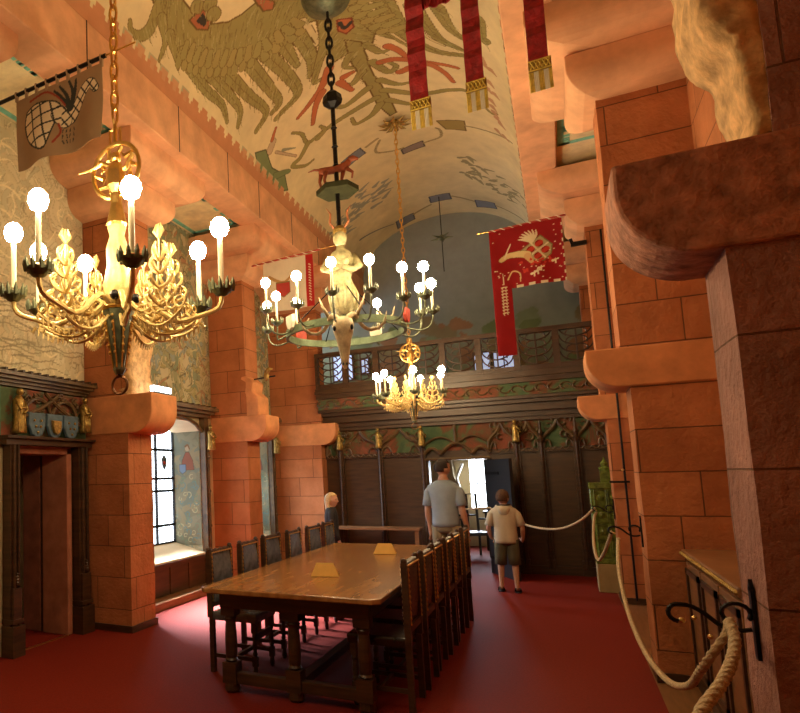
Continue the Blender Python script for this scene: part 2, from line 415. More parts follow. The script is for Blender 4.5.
# side gallery strip of ceiling above each aisle, painted with a coloured border
for n, (xa, xb) in enumerate(((-5.4, -3.74), (0.21, 1.4))):
    sf = struct(MB().box(xa, xb, -2.6, 14.2, 5.30, 5.5).build('trim_%d' % (20 + n), SOFFIT))
    for (y0, y1) in ((-0.6, 2.3), (3.5, 5.45), (6.75, 8.55), (9.95, 11.2)):
        e = MB()
        a, b = (-4.56, -3.76) if n == 0 else (0.23, 1.03)
        for q in ((a, b, y0, y0 + 0.06), (a, b, y1 - 0.06, y1), (a, a + 0.06, y0, y1), (b - 0.06, b, y0, y1)): e.box(*q, 5.292, 5.302)
        random.seed(n + int(y0 * 10))
        for k in range(26):
            yy = random.uniform(y0, y1)
            e.box(b - 0.12 if n == 0 else a + 0.05, b - 0.04 if n == 0 else a + 0.12, yy, yy + 0.05, 5.292, 5.302)
        e.build('border', CYAN, sf)

# longitudinal sandstone beams
for n, (xa, xb) in enumerate(((-3.74, -3.375), (-0.155, 0.21))):
    b = MB().box(xa, xb, -2.6, 14.2, 5.19, 5.72)
    struct(b.build('trim_%d' % (1 + n), SANDU, bevel=0.012))
    jn = MB(); x = xb + 0.001 if n == 0 else xa - 0.001
    for y in (0.9, 2.2, 4.4, 6.05, 7.3, 8.3, 9.6, 10.9, 12.2): jn.box(x - 0.003, x + 0.003, y, y + 0.01, 5.19, 5.72)
    jn.build('joint', IRON, bpy.data.objects['trim_%d' % (1 + n)])

# the barrel vault with its painted eagle
CX, A_, B_, ZS, KK = -1.765, 1.615, 1.1, 5.7, 1.38
def vfn(U, V):
    th = U / KK
    return CX + A_ * np.cos(th), V, ZS + B_ * np.sin(th)
rng = np.random.default_rng(4)
base = np.array((0.76, 0.64, 0.38))
cv = Canvas(0, PI * KK, 3.6, 14.0, 0.010, base)
ol, dk = (0.33, 0.28, 0.105), (0.17, 0.105, 0.035)
pal = dict(o=ol, d=dk, w=(0.66, 0.54, 0.30), f=(0.37, 0.31, 0.12), r=(0.50, 0.16, 0.07), m=(0.42, 0.14, 0.07), k=(0.06, 0.05, 0.04), g=(0.20, 0.25, 0.12),
           g2=(0.3, 0.3, 0.2), t=(0.55, 0.42, 0.27), bs=(0.22, 0.24, 0.29), bs2=(0.28, 0.22, 0.20), ch=(0.40, 0.32, 0.17), ol=(0.36, 0.27, 0.10),
           sh=(0.2, 0.2, 0.2), gb=(0.36, 0.36, 0.29), og=(0.36, 0.31, 0.17), pk=(0.52, 0.30, 0.17))
outl = dict(o=dk, f=dk, r=(0.22, 0.06, 0.03), m=dk, g=(0.1, 0.1, 0.05), bs=(0.1, 0.1, 0.12), bs2=(0.1, 0.08, 0.07), ol=(0.2, 0.14, 0.05), t=(0.2, 0.12, 0.06), w=dk)
# soft weathering of the ground colour
for k in range(260):
    u, v = rng.uniform(0, PI * KK), rng.uniform(3.6, 14); r = rng.uniform(0.15, 0.6)
    sl = cv.win(u - r, u + r, v - r, v + r)
    d = np.hypot(cv.U[sl] - u, cv.V[sl] - v) / r
    f = np.clip(1 - d, 0, 1)[..., None] * rng.uniform(-0.10, 0.10)
    cv.c[sl] *= (1 + f)
PAINT = [
('P',0,0,'o',[(3.45,4.82),(3.65,5.50),(3.79,5.87),(3.63,6.34),(3.34,6.76),(3.04,6.98),(2.76,7.01),(2.51,6.93),(2.39,6.97),(2.22,6.39),(2.54,6.10),(2.79,6.21),(2.94,6.22),(3.10,6.16),(3.24,6.00),(3.32,5.74),(3.31,5.48),(3.23,5.11)]),
('S',0.16,0.05,'o',[(3.52,5.26),(3.77,5.29),(3.93,5.19),(3.96,5.05),(3.89,5.00)]),
('S',0.14,0.03,'o',[(3.61,5.38),(3.75,5.57),(3.98,5.58)]),
('S',0.14,0.03,'o',[(3.66,5.59),(3.77,5.80),(3.87,5.92)]),
('S',0.185,0.07,'o',[(3.71,5.89),(3.79,6.49),(3.77,6.93),(3.89,7.16)]),
('S',0.185,0.07,'o',[(3.62,6.14),(3.61,6.84),(3.64,7.31),(3.82,7.43)]),
('S',0.185,0.07,'o',[(3.47,6.41),(3.43,7.27),(3.39,7.80),(3.67,7.86)]),
('S',0.185,0.07,'o',[(3.19,6.71),(3.18,7.45),(3.19,7.86),(3.34,7.91)]),
('S',0.185,0.07,'o',[(3.00,6.88),(2.93,7.57),(2.97,8.01),(3.35,8.07)]),
('S',0.185,0.07,'o',[(2.79,6.97),(2.79,7.51)]),
('S',0.185,0.07,'o',[(2.62,6.97),(2.62,7.50),(2.73,7.85)]),
('S',0.07,0.03,'w',[(2.51,6.86),(2.49,7.33),(2.57,7.65),(2.75,7.92)]),
('P',0,0,'o',[(2.24,6.38),(1.73,6.68),(1.88,7.34),(2.03,7.78),(2.26,7.77),(2.44,7.83),(2.49,7.50),(2.40,6.96)]),
('P',0,0,'o',[(2.25,7.51),(2.11,7.66),(2.15,8.34),(2.10,8.90),(2.09,9.51),(2.18,9.56),(2.25,9.19),(2.26,8.67),(2.30,7.92)]),
('S',0.13,0.04,'o',[(2.33,7.03),(2.45,7.43),(2.61,7.74),(2.73,8.00),(2.64,8.01)]),
('S',0.1,0.03,'o',[(2.24,8.26),(2.40,8.44),(2.50,8.28)]),
('S',0.1,0.03,'o',[(2.26,8.67),(2.58,8.85),(2.72,8.62),(2.73,8.49)]),
('S',0.1,0.03,'o',[(2.23,8.97),(2.55,9.07),(2.94,9.11),(3.22,9.09),(3.21,8.80),(3.30,8.60)]),
('S',0.1,0.03,'o',[(2.22,9.16),(2.37,9.37),(2.58,9.42),(2.59,9.22)]),
('S',0.1,0.03,'o',[(2.10,8.12),(1.99,8.44),(1.89,8.35),(1.95,8.22)]),
('S',0.1,0.03,'o',[(2.11,8.57),(1.95,8.78),(1.79,8.79)]),
('S',0.1,0.03,'o',[(2.12,8.84),(1.75,9.13),(1.39,9.04),(1.16,9.02),(0.89,9.40),(0.76,9.34)]),
('S',0.1,0.03,'o',[(2.12,9.12),(1.91,9.36),(1.80,9.29)]),
('S',0.1,0.03,'o',[(2.08,7.74),(1.99,7.96),(1.90,7.96)]),
('S',0.1,0.03,'o',[(2.27,7.83),(2.37,8.00),(2.31,8.11)]),
('S',0.09,0.03,'o',[(3.22,9.09),(3.44,9.21),(3.62,9.16),(3.46,9.47),(3.31,9.54)]),
('S',0.09,0.03,'o',[(3.07,9.17),(2.94,9.11),(2.96,8.95)]),
('S',0.165,0.06,'o',[(2.01,6.71),(1.94,7.47),(1.72,7.81)]),
('S',0.165,0.06,'o',[(1.86,6.79),(1.82,7.53),(1.67,7.96)]),
('S',0.165,0.06,'o',[(1.75,7.02),(1.64,7.79),(1.38,8.11),(1.05,8.10)]),
('S',0.165,0.06,'o',[(1.50,7.22),(1.35,7.80),(1.10,7.99)]),
('S',0.165,0.06,'o',[(1.26,7.21),(1.17,7.60),(1.00,7.77)]),
('S',0.165,0.06,'o',[(0.75,7.21),(0.76,7.59),(0.66,7.53)]),
('S',0.04,0.02,'w',[(1.90,6.74),(1.85,7.47),(1.70,7.88)]),
('S',0.04,0.02,'w',[(1.58,7.15),(1.48,7.75),(1.30,7.96)]),
('S',0.1,0.05,'r',[(2.52,7.89),(2.71,8.19),(2.94,8.36),(3.12,8.43)]),
('S',0.1,0.05,'r',[(2.72,8.28),(2.86,8.46),(3.02,8.79)]),
('S',0.1,0.05,'r',[(2.43,8.21),(2.33,8.19)]),
('S',0.1,0.05,'r',[(2.50,8.28),(2.43,8.57)]),
('S',0.1,0.05,'r',[(1.89,7.88),(1.81,8.00),(1.74,8.21)]),
('S',0.1,0.05,'r',[(2.02,8.18),(1.87,8.19),(1.57,8.34),(1.22,8.44)]),
('S',0.1,0.05,'r',[(1.87,8.50),(1.58,8.38),(1.40,8.58),(1.32,8.81)]),
('P',0,0,'m',[(3.39,5.71),(3.21,5.75),(3.21,5.96),(3.31,6.01),(3.40,5.87)]),
('P',0,0,'k',[(3.35,5.80),(3.24,5.80),(3.25,5.92),(3.32,5.94)]),
('S',0.15,0.13,'o',[(3.25,5.67),(3.24,5.70)]),
('S',0.15,0.13,'o',[(3.14,5.78),(3.13,5.80)]),
('S',0.15,0.13,'o',[(3.17,5.91),(3.16,5.95)]),
('P',0,0,'m',[(2.79,6.17),(2.71,6.19),(2.64,6.37),(2.69,6.45),(2.77,6.39)]),
('P',0,0,'r',[(2.23,7.11),(2.10,7.17),(2.12,7.34),(2.21,7.41),(2.27,7.30)]),
('S',0.05,0.04,'k',[(2.22,7.18),(2.20,7.30),(2.12,7.23)]),
('P',0,0,'g',[(3.92,8.07),(3.75,8.30),(3.89,8.66),(3.81,9.10),(3.97,9.37),(4.19,8.97),(4.18,8.44)]),
('S',0.12,0.04,'g',[(3.96,8.83),(3.76,9.09),(3.70,9.18)]),
('S',0.14,0.12,'t',[(3.71,8.40),(3.59,8.36)]),
('S',0.06,0.03,'r',[(3.58,8.31),(3.43,8.21)]),
('S',0.04,0.03,'t',[(3.66,8.56),(3.47,9.08)]),
('S',0.06,0.02,'g2',[(3.56,8.69),(3.40,8.92)]),
('P',0,0,'bs',[(3.02,10.19),(2.70,10.12),(2.67,10.35),(3.00,10.45)]),
('S',0.05,0.05,'ch',[(2.62,10.18),(2.45,10.09)]),
('S',0.04,0.04,'ch',[(2.43,10.16),(2.55,10.47),(2.36,10.65),(2.21,10.66)]),
('P',0,0,'bs2',[(2.25,10.71),(1.95,10.57),(1.94,10.77),(2.24,10.88)]),
('S',0.04,0.04,'ch',[(1.94,10.65),(1.71,10.51),(1.68,10.27),(1.72,10.19)]),
('P',0,0,'ol',[(1.68,9.96),(1.32,9.93),(1.34,10.26),(1.60,10.24)]),
('S',0.04,0.04,'ch',[(1.32,10.09),(0.96,10.08),(0.51,9.94)]),
('P',0,0,'bs',[(2.85,13.50),(2.53,13.46),(2.56,13.80),(2.89,13.88)]),
('S',0.05,0.05,'ch',[(2.53,13.53),(2.23,13.33)]),
('P',0,0,'bs',[(2.19,12.92),(1.89,12.89),(1.89,13.21),(2.21,13.24)]),
('S',0.05,0.05,'ch',[(1.86,13.06),(1.52,13.38)]),
('P',0,0,'bs',[(1.52,13.28),(1.20,13.26),(1.17,13.57),(1.53,13.67)]),
('S',0.05,0.05,'ch',[(1.16,13.39),(0.85,13.42),(0.49,13.31)]),
('S',0.05,0.02,'sh',[(3.59,12.99),(3.19,13.31),(2.90,13.54)]),
('S',0.09,0.02,'gb',[(3.53,11.82),(3.36,11.91)]),
('S',0.09,0.02,'gb',[(4.04,11.47),(3.89,11.67)]),
('S',0.09,0.02,'gb',[(2.80,11.91),(2.66,11.83)]),
('S',0.09,0.02,'gb',[(3.75,12.04),(3.55,12.15)]),
('S',0.09,0.02,'gb',[(3.21,11.84),(3.07,11.92)]),
('S',0.09,0.02,'gb',[(3.76,11.91),(3.54,12.05)]),
('S',0.09,0.02,'gb',[(2.92,11.96),(2.77,11.98)]),
('S',0.09,0.02,'gb',[(2.67,11.60),(2.58,11.56)]),
('S',0.09,0.02,'gb',[(2.80,11.78),(2.69,11.71)]),
('S',0.09,0.02,'gb',[(3.44,11.87),(3.25,11.88)]),
('S',0.09,0.02,'gb',[(3.03,12.28),(2.84,12.29)]),
('S',0.09,0.02,'gb',[(3.70,12.24),(3.48,12.46)]),
('S',0.09,0.02,'gb',[(3.14,11.95),(3.01,12.01)]),
('S',0.09,0.02,'gb',[(3.86,12.14),(3.68,12.18)]),
('S',0.09,0.02,'gb',[(3.40,11.63),(3.20,11.66)]),
('S',0.09,0.02,'gb',[(3.69,11.60),(3.52,11.80)]),
('S',0.09,0.02,'gb',[(2.76,11.94),(2.60,11.98)]),
('S',0.09,0.02,'gb',[(3.65,11.61),(3.52,11.68)]),
('S',0.09,0.02,'gb',[(3.12,11.49),(2.97,11.58)]),
('S',0.09,0.02,'gb',[(2.68,11.77),(2.56,11.69)]),
('S',0.09,0.02,'gb',[(3.09,11.96),(2.92,11.88)]),
('S',0.09,0.02,'gb',[(3.31,12.00),(3.19,12.04)]),
('S',0.09,0.02,'gb',[(2.76,11.75),(2.67,11.66)]),
('S',0.09,0.02,'gb',[(3.29,11.75),(3.16,11.90)]),
('S',0.09,0.02,'gb',[(3.15,11.98),(3.01,11.93)]),
('S',0.09,0.02,'gb',[(3.02,11.41),(2.86,11.33)]),
('S',0.09,0.02,'gb',[(3.59,11.88),(3.45,11.97)]),
('S',0.09,0.02,'gb',[(3.53,11.86),(3.40,11.94)]),
('S',0.09,0.02,'gb',[(3.07,11.70),(2.93,11.76)]),
('S',0.09,0.02,'gb',[(3.46,11.89),(3.34,11.92)]),
('S',0.09,0.02,'gb',[(3.09,11.60),(2.95,11.51)]),
('S',0.09,0.02,'gb',[(3.19,11.89),(3.05,11.85)]),
('S',0.09,0.02,'gb',[(2.82,11.58),(2.72,11.49)]),
('S',0.09,0.02,'gb',[(3.65,12.17),(3.52,12.26)]),
('S',0.09,0.02,'gb',[(2.95,12.07),(2.84,12.11)]),
('S',0.09,0.02,'gb',[(3.39,11.92),(3.26,11.96)]),
('S',0.09,0.02,'gb',[(3.46,12.09),(3.36,12.19)]),
('S',0.09,0.02,'gb',[(2.79,12.19),(2.64,12.02)]),
('S',0.09,0.02,'gb',[(2.90,11.81),(2.74,11.78)]),
('S',0.09,0.02,'gb',[(3.25,11.72),(3.15,11.80)]),
('S',0.09,0.02,'gb',[(3.26,11.98),(3.13,11.86)]),
('S',0.09,0.02,'gb',[(3.02,12.30),(2.85,12.32)]),
('S',0.09,0.02,'gb',[(3.74,11.70),(3.57,11.78)]),
('S',0.09,0.02,'gb',[(3.33,12.12),(3.18,12.22)]),
('S',0.09,0.02,'gb',[(3.47,12.05),(3.30,12.21)]),
('S',0.09,0.02,'gb',[(3.70,11.99),(3.53,12.01)]),
('S',0.08,0.02,'og',[(0.45,12.36),(0.32,12.30)]),
('S',0.08,0.02,'og',[(0.83,12.37),(0.72,12.35)]),
('S',0.08,0.02,'og',[(1.23,12.37),(1.17,12.25)]),
('S',0.08,0.02,'og',[(1.49,11.40),(1.38,11.60)]),
('S',0.08,0.02,'og',[(1.46,11.51),(1.39,11.53)]),
('S',0.08,0.02,'og',[(0.93,12.16),(0.84,12.10)]),
('S',0.08,0.02,'og',[(1.45,11.88),(1.36,11.79)]),
('S',0.08,0.02,'og',[(1.44,11.88),(1.32,11.90)]),
('S',0.08,0.02,'og',[(0.72,12.24),(0.57,12.13)]),
('S',0.08,0.02,'og',[(0.94,12.57),(0.81,12.41)]),
('S',0.08,0.02,'og',[(1.00,11.80),(0.89,11.77)]),
('S',0.08,0.02,'og',[(1.31,11.60),(1.20,11.71)]),
('S',0.08,0.02,'og',[(1.40,11.29),(1.36,11.48)]),
('S',0.08,0.02,'og',[(1.55,11.30),(1.43,11.26)]),
('S',0.08,0.02,'og',[(1.42,11.25),(1.31,11.37)]),
('S',0.08,0.02,'og',[(0.83,12.58),(0.76,12.72)]),
('S',0.08,0.02,'og',[(0.73,12.41),(0.56,12.41)]),
('S',0.08,0.02,'og',[(1.40,11.70),(1.32,11.88)]),
('S',0.08,0.02,'og',[(1.25,12.01),(1.17,12.03)]),
('S',0.08,0.02,'og',[(1.52,12.03),(1.46,12.23)]),
('S',0.08,0.02,'og',[(1.40,11.96),(1.29,12.03)]),
('S',0.08,0.02,'og',[(1.14,12.52),(1.05,12.39)]),
('S',0.08,0.02,'og',[(0.69,12.18),(0.54,12.14)]),
('S',0.08,0.02,'og',[(1.42,11.58),(1.32,11.57)]),
('S',0.08,0.02,'og',[(1.36,12.23),(1.30,12.41)]),
('S',0.08,0.02,'og',[(1.12,12.11),(1.03,12.03)]),
('S',0.08,0.02,'og',[(1.51,11.46),(1.46,11.51)]),
('S',0.08,0.02,'og',[(1.19,11.65),(1.04,11.63)]),
('S',0.08,0.02,'og',[(1.06,12.62),(0.90,12.59)]),
('S',0.08,0.02,'og',[(1.11,12.46),(1.03,12.60)]),
('S',0.08,0.02,'og',[(0.49,11.99),(0.31,11.87)]),
('S',0.08,0.02,'og',[(0.81,12.50),(0.69,12.31)]),
('S',0.08,0.02,'og',[(1.43,12.11),(1.32,12.34)]),
('S',0.08,0.02,'og',[(1.24,11.70),(1.17,11.85)]),
('S',0.08,0.02,'og',[(1.59,11.93),(1.52,11.98)]),
('S',0.08,0.02,'og',[(0.95,11.78),(0.85,11.75)]),
('S',0.08,0.02,'og',[(1.22,12.32),(1.06,12.26)]),
('S',0.08,0.02,'og',[(1.16,12.12),(1.02,11.96)]),
('S',0.08,0.02,'og',[(0.70,12.04),(0.49,11.89)]),
('S',0.08,0.02,'og',[(0.87,12.74),(0.65,12.63)]),
('S',0.08,0.02,'og',[(1.19,12.31),(1.11,12.46)]),
('S',0.08,0.02,'og',[(0.88,12.02),(0.73,11.99)]),
('S',0.08,0.02,'og',[(1.33,11.88),(1.30,12.15)]),
('S',0.08,0.02,'og',[(1.49,11.92),(1.40,12.03)]),
('S',0.08,0.02,'og',[(0.96,12.16),(0.87,11.99)]),
('S',0.08,0.02,'og',[(0.80,12.29),(0.60,12.05)]),
('S',0.1,0.03,'pk',[(0.85,8.02),(0.79,8.11)]),
('S',0.1,0.03,'pk',[(0.83,8.14),(0.76,8.22)]),
('S',0.1,0.03,'pk',[(0.72,8.19),(0.64,8.25)]),
('S',0.1,0.03,'pk',[(0.90,8.46),(0.83,8.56)]),
('S',0.1,0.03,'pk',[(0.80,8.53),(0.73,8.62)]),
('S',0.1,0.03,'pk',[(0.85,8.73),(0.79,8.82)]),
('S',0.1,0.03,'pk',[(0.74,8.78),(0.66,8.85)]),
('S',0.1,0.03,'pk',[(0.83,9.02),(0.76,9.12)]),
('S',0.1,0.03,'pk',[(0.83,9.19),(0.76,9.29)]),
('S',0.1,0.03,'pk',[(0.82,9.34),(0.74,9.44)]),
('S',0.1,0.03,'pk',[(0.79,9.48),(0.70,9.58)]),
('S',0.1,0.03,'pk',[(0.73,9.60),(0.64,9.68)]),
('S',0.1,0.03,'pk',[(0.83,9.89),(0.75,10.00)]),
('S',0.1,0.03,'pk',[(0.70,9.95),(0.60,10.02)]),
]
WINGS = [([(3.69,5.85),(3.56,6.27),(3.29,6.67),(3.00,6.88),(2.72,6.91),(2.51,6.86)], 2),([(1.93,6.76),(1.90,7.14),(1.82,7.40),(1.72,7.64)], 2)]

for k, w0, w1, c, pts in PAINT:
    if k == 'P': cv.poly(pts, pal[c], outl.get(c), 0.02)
    else:
        cv.stroke(pts, w0, w1, pal[c], outl.get(c), 0.008)
        if c == 'o' and w0 > 0.16:
            L = catmull(pts, 8)
            for i in range(1, len(L) - 2):
                (ax, ay), (bx_, by_) = L[i], L[i + 1]; dx, dy = bx_ - ax, by_ - ay; dn = math.hypot(dx, dy) + 1e-6; w = (w0 + (w1 - w0) * i / len(L)) / 2 * .9
                for sg in (-1, 1):
                    if i % 2: cv.seg((ax, ay), (ax - dx / dn * w * .7 - sg * dy / dn * w, ay - dy / dn * w * .7 + sg * dx / dn * w), .006, .006, (.22, .17, .06))
            cv.stroke(pts, 0.010, 0.008, (.22, .16, .055))
        if c == 'ch':
            P = catmull(pts, 6)
            for p in P[::2]: cv.seg(p, p, 0.018, 0.018, dk)
# brushed feather texture inside the olive areas
olf = np.array(ol, np.float32)
for k in range(5200):
    u, v = rng.uniform(0.2, PI * KK - .2), rng.uniform(4.4, 8.6)
    i, j = int((u - cv.u0) / cv.st), int((v - cv.v0) / cv.st)
    if np.abs(cv.c[i, j] / olf - cv.c[i, j, 0] / olf[0]).sum() < .02 and cv.c[i, j, 0] < .40:
        sg = 1 if u > PI * KK / 2 else -1; L = rng.uniform(.04, .12)
        cv.stroke([(u, v), (u + sg * L * .5, v + L * .55), (u + sg * L * .7, v + L)], .012, .004, ((.23, .18, .065), (.42, .37, .17), (.27, .21, .08))[k % 3])
# rows of small scale feathers over the wings
for pts, rows in WINGS:
    for k in range(rows):
        for i in range(len(pts) - 1):
            (ax, ay), (bx_, by_) = pts[i], pts[i + 1]; n = max(1, int(math.dist(pts[i], pts[i + 1]) / .10))
            for j in range(n):
                f = (j + (k % 2) * .5) / n; x, y = ax + (bx_ - ax) * f, ay + (by_ - ay) * f
                dx, dy = bx_ - ax, by_ - ay; L = math.hypot(dx, dy); nx_, ny_ = -dy / L, dx / L
                o = -.14 + k * .11 ; ln = .11 + .05 * k / rows
                x0, y0 = x + nx_ * o, y + ny_ * o
                cv.stroke([(x0, y0), (x0 + nx_ * ln, y0 + ny_ * ln)], .10, .07, (.35 + .02 * (j % 2), .30, .115), (.19, .125, .04), .007)
# stepped battlement border along both edges
for side in (0, 1):
    E = PI * KK if side == 0 else 0.0; sg = -1 if side == 0 else 1
    band = (0.58, 0.27, 0.14)
    y = 3.6; i = 0
    def rect(a, b, y0, y1, col):
        sl = cv.win(min(E + sg * a, E + sg * b), max(E + sg * a, E + sg * b), y0, y1)
        cv.c[sl] = col
    rect(0, 0.20, 3.6, 14, band)
    k = 0
    while y < 14:
        g = (k // 6) % 2
        if g: rect(0.20, 0.33, y - .03, y + 0.10, (0.47, 0.43, 0.26))
        rect(0.20, 0.31, y, y + 0.10, band if not g else (.60, .33, .18))
        rect(0.20, 0.255, y + .10, y + .13, band); rect(.20, .255, y - .03, y, band)
        y += 0.23; k += 1
vt = cv.mesh('ceiling', vfn, VC); struct(vt)
c2 = Canvas(0, PI * KK, -2.6, 3.6, 0.1, base); c2.mesh('vault_front', vfn, VC, vt)
# spandrels closing the end of the vault and the wall above the gallery: painted landscape
def mural(U, V): return U, np.full_like(U, 14.0), V
cm = Canvas(-5.4, 1.4, 2.0, 6.9, 0.03, (0.20, 0.22, 0.19))
zz = cm.V; xx = cm.U
g = np.clip((zz - 3.4) / 2.6, 0, 1)[..., None]
cm.c = ((1 - g) * np.array((0.17, 0.19, 0.10)) + g * np.array((0.30, 0.33, 0.33))).astype(np.float32)  # landscape colours raised to include the haze at the far end
for k in range(60):
    x, z = rng.uniform(-4.2, 0.9), rng.uniform(3.2, 4.6); r = rng.uniform(0.1, 0.4)
    cm.seg((x, z), (x + rng.uniform(-.3, .3), z + rng.uniform(-.1, .1)), r, r * .5, [(0.13, 0.17, 0.07), (0.2, 0.16, 0.08), (0.18, 0.22, 0.12), (0.25, 0.14, 0.07)][k % 4])
struct(cm.mesh('wall_back', mural, VC))
struct(MB().box(-5.6, 1.4, 14.02, 14.2, 2.62, 7.0).build('wall_back', SANDP))
struct(MB().box(-5.7, 1.5, -2.7, 14.2, 6.95, 7.1).build('ceiling', SANDP))  # unseen slab added above the vault to keep sky light out

# ------------------------------------------------------------ stone piers
def qcorbel(mb, x0, x1, y0, y1, z0, z1, sx):
    """block that steps out on the room side (sx) with a quarter-round under edge"""
    tip, inn = (x1, x0) if sx > 0 else (x0, x1)
    r = min(0.24, (z1 - z0) * 0.75); poly = [(inn, z1), (tip, z1), (tip, z0 + r)]
    for i in range(1, 21):
        t = PI / 2 * i / 20; poly.append((tip - sx * (r - r * math.cos(t)), z0 + r - r * math.sin(t)))
    poly.append((inn, z0))
    mb.prism(poly, lambda u, v: (u, y0, v), lambda u, v: (u, y1, v))
def bracket(x0, x1, y0, y1, z0, z1, ex, ey, sx):
    """stone layer under the beam growing outwards in a quarter round"""
    rs = []
    for i in range(9):
        t = i / 8 * 0.62; f = math.sqrt(max(0, 1 - (1 - min(1, t / 0.62))**2))
        z = z0 + (z1 - z0) * t
        xa, xb = (x0, x1 + ex * f) if sx > 0 else (x0 - ex * f, x1)
        rs.append([(xa, y0 - ey * f, z), (xb, y0 - ey * f, z), (xb, y1 + ey * f, z), (xa, y1 + ey * f, z)])
    xa, xb = (x0, x1 + ex) if sx > 0 else (x0 - ex, x1)
    rs.append([(xa, y0 - ey, z1), (xb, y0 - ey, z1), (xb, y1 + ey, z1), (xa, y1 + ey, z1)])
    return MB().rings(rs)
TN = [2]
def pier(side, y0, y1, z0c=2.12, z1c=2.50, mat=None, xf=None, xu=None, ctip=None, upmat=None, ybr=None, cy=None):
    mat = mat or SAND; sx = 1 if side == 'l' else -1
    xf = xf if xf is not None else (-4.01 if side == 'l' else 0.50)
    xu = xu if xu is not None else (-4.0 if side == 'l' else 0.46)
    xw = XW if side == 'l' else 1.05
    tip = ctip if ctip is not None else (-3.69 if side == 'l' else 0.22)
    TN[0] += 1; r = root('trim_%d' % TN[0])
    def bx(xa, xb, *q): return MB().box(min(xa, xb), max(xa, xb), *q)
    lo = bx(xw, xf, y0, y1, 0, z0c)
    lo.rough(7, 0.006, 5, TN[0])
    lo.build('shaft', mat, r)
    up = bx(xw, xu, y0, y1, z1c, 4.62); up.rough(7, 0.006, 5, TN[0] + 9); up.build('upper_shaft', upmat or mat, r)
    c = MB(); ya, yb = cy or (y0 - 0.02, y1 + 0.05)
    qcorbel(c, min(xw, tip), max(xw, tip), ya, yb, z0c, z1c, sx)
    c.build('corbel', SANDNP if mat is SANDN else SANDP, r, bevel=0.012)
    x0, x1 = min(xw, xf), max(xw, xf)
    bracket(x0, x1, y0, y1, 4.58, 4.89, 0.24, 0.28, sx).build('bracket', SANDU, r, bevel=0.008)
    bracket(x0, x1 + (0.24 if sx > 0 else 0), y0 - 0.28, y1 + 0.28, 4.89, 5.20, 0.26 if sx > 0 else 0.5, 0.30, sx).build('bracket', SANDU, r, bevel=0.008)
    bx(xw, xf + sx * 0.02, y0 - 0.02, y1 + 0.02, 0, 0.07).build('plinth', DARK, r)
    return r
pier('l', 2.65, 3.1)
p1 = pier('l', 5.87, 6.34, 2.10, 2.52)
p2 = pier('l', 9.0, 9.47)
p3 = pier('l', 11.42, 11.72, xf=-3.66, xu=-3.64, ctip=-3.38)
pier('l', -0.6, -0.1)
pn = pier('r', 2.655, 3.024, 2.284, 2.626, mat=SANDN, xf=.50, xu=0.648, ctip=0.22, cy=(2.637, 3.06))
pm = pier('r', 6.2, 6.65, 2.22, 2.53)
pf = pier('r', 9.5, 9.95, 2.17, 2.47)
pier('r', -0.3, 0.15)
pier('r', 12.6, 13.0)
# broken, unworked stone on two of the piers
m = MB()
m.rings([[((0.68 - e * .75) * .9, 2.66, 1.6 + (z - 1.6) * .9), (.662, 2.664, 1.6 + (z - 1.6) * .9), (.666, 3.024, 1.6 + (z - 1.6) * .9), ((0.68 - e * .75) * .9, 3.042, 1.6 + (z - 1.6) * .9)] for z, e in ((2.74, 0.02), (2.85, 0.0), (2.95, 0.02), (3.05, 0.03), (3.13, 0.05), (3.17, 0.10), (3.24, 0.15), (3.35, 0.17), (3.6, 0.17), (4.2, 0.16), (4.88, 0.15))])
m.rough(3, 0.013, 12, 3); m.build('broken_stone', SANDR, pn, smooth=True)
m = MB(); m.rings([[(-4.3, 5.9, z), (-4.0 + e, 5.86, z), (-4.0 + e * .8, 6.3, z), (-4.3, 6.32, z)] for z, e in ((2.50, 0.05), (2.66, 0.06), (2.75, 0.02), (2.95, 0.04), (3.1, 0.08), (3.2, 0.03), (3.35, 0.0))])
m.rough(3, 0.018, 9, 5); m.build('broken_stone', SANDR, p1, smooth=True)
m = MB(); m.rings([[(-4.3, 9.05, z), (-4.0 + e, 8.98, z), (-4.0 + e, 9.4, z), (-4.3, 9.45, z)] for z, e in ((2.48, 0.20), (2.78, 0.20), (2.86, 0.10), (3.0, 0.13), (3.1, 0.02))])
m.build('stone_block', SANDP, p2, bevel=0.02)

# ------------------------------------------------------------ doorway in the left wall with its carved surround
d1 = root('door_1')
xf = XW + 0.02
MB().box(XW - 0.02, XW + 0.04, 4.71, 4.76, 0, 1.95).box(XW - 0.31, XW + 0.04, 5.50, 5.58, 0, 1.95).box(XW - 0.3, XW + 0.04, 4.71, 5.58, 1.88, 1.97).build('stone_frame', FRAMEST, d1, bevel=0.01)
MB().box(XW - 0.61, XW - 0.36, 5.52, 5.57, 0, 1.95).build('inner_jamb', SHADEDST, d1, bevel=.01)
MB().box(XW - 0.36, XW - 0.31, 5.53, 5.57, 0, 1.95).build('door_edge', DARK, d1)
MB().box(XW - 2.4, XW - 0.6, 5.9, 6.0, 0, 2.4).box(XW - 2.5, XW - 2.4, 3.0, 6.0, 0, 2.4).box(XW - 2.5, XW - 0.6, 2.9, 3.0, 0, 2.5).box(XW - 2.5, XW - 0.6, 3.0, 6.0, 2.4, 2.5).build('passage_wall', CREAM, d1)
MB().box(XW - 2.5, XW - 1.0, 3.0, 6.0, -0.1, -0.001).build('passage_floor', CARPET, d1)
MB().box(XW + 0.03, XW + 0.045, 4.76, 5.50, 0.0, 0.012).build('threshold', BRASS, d1)
fr = MB()
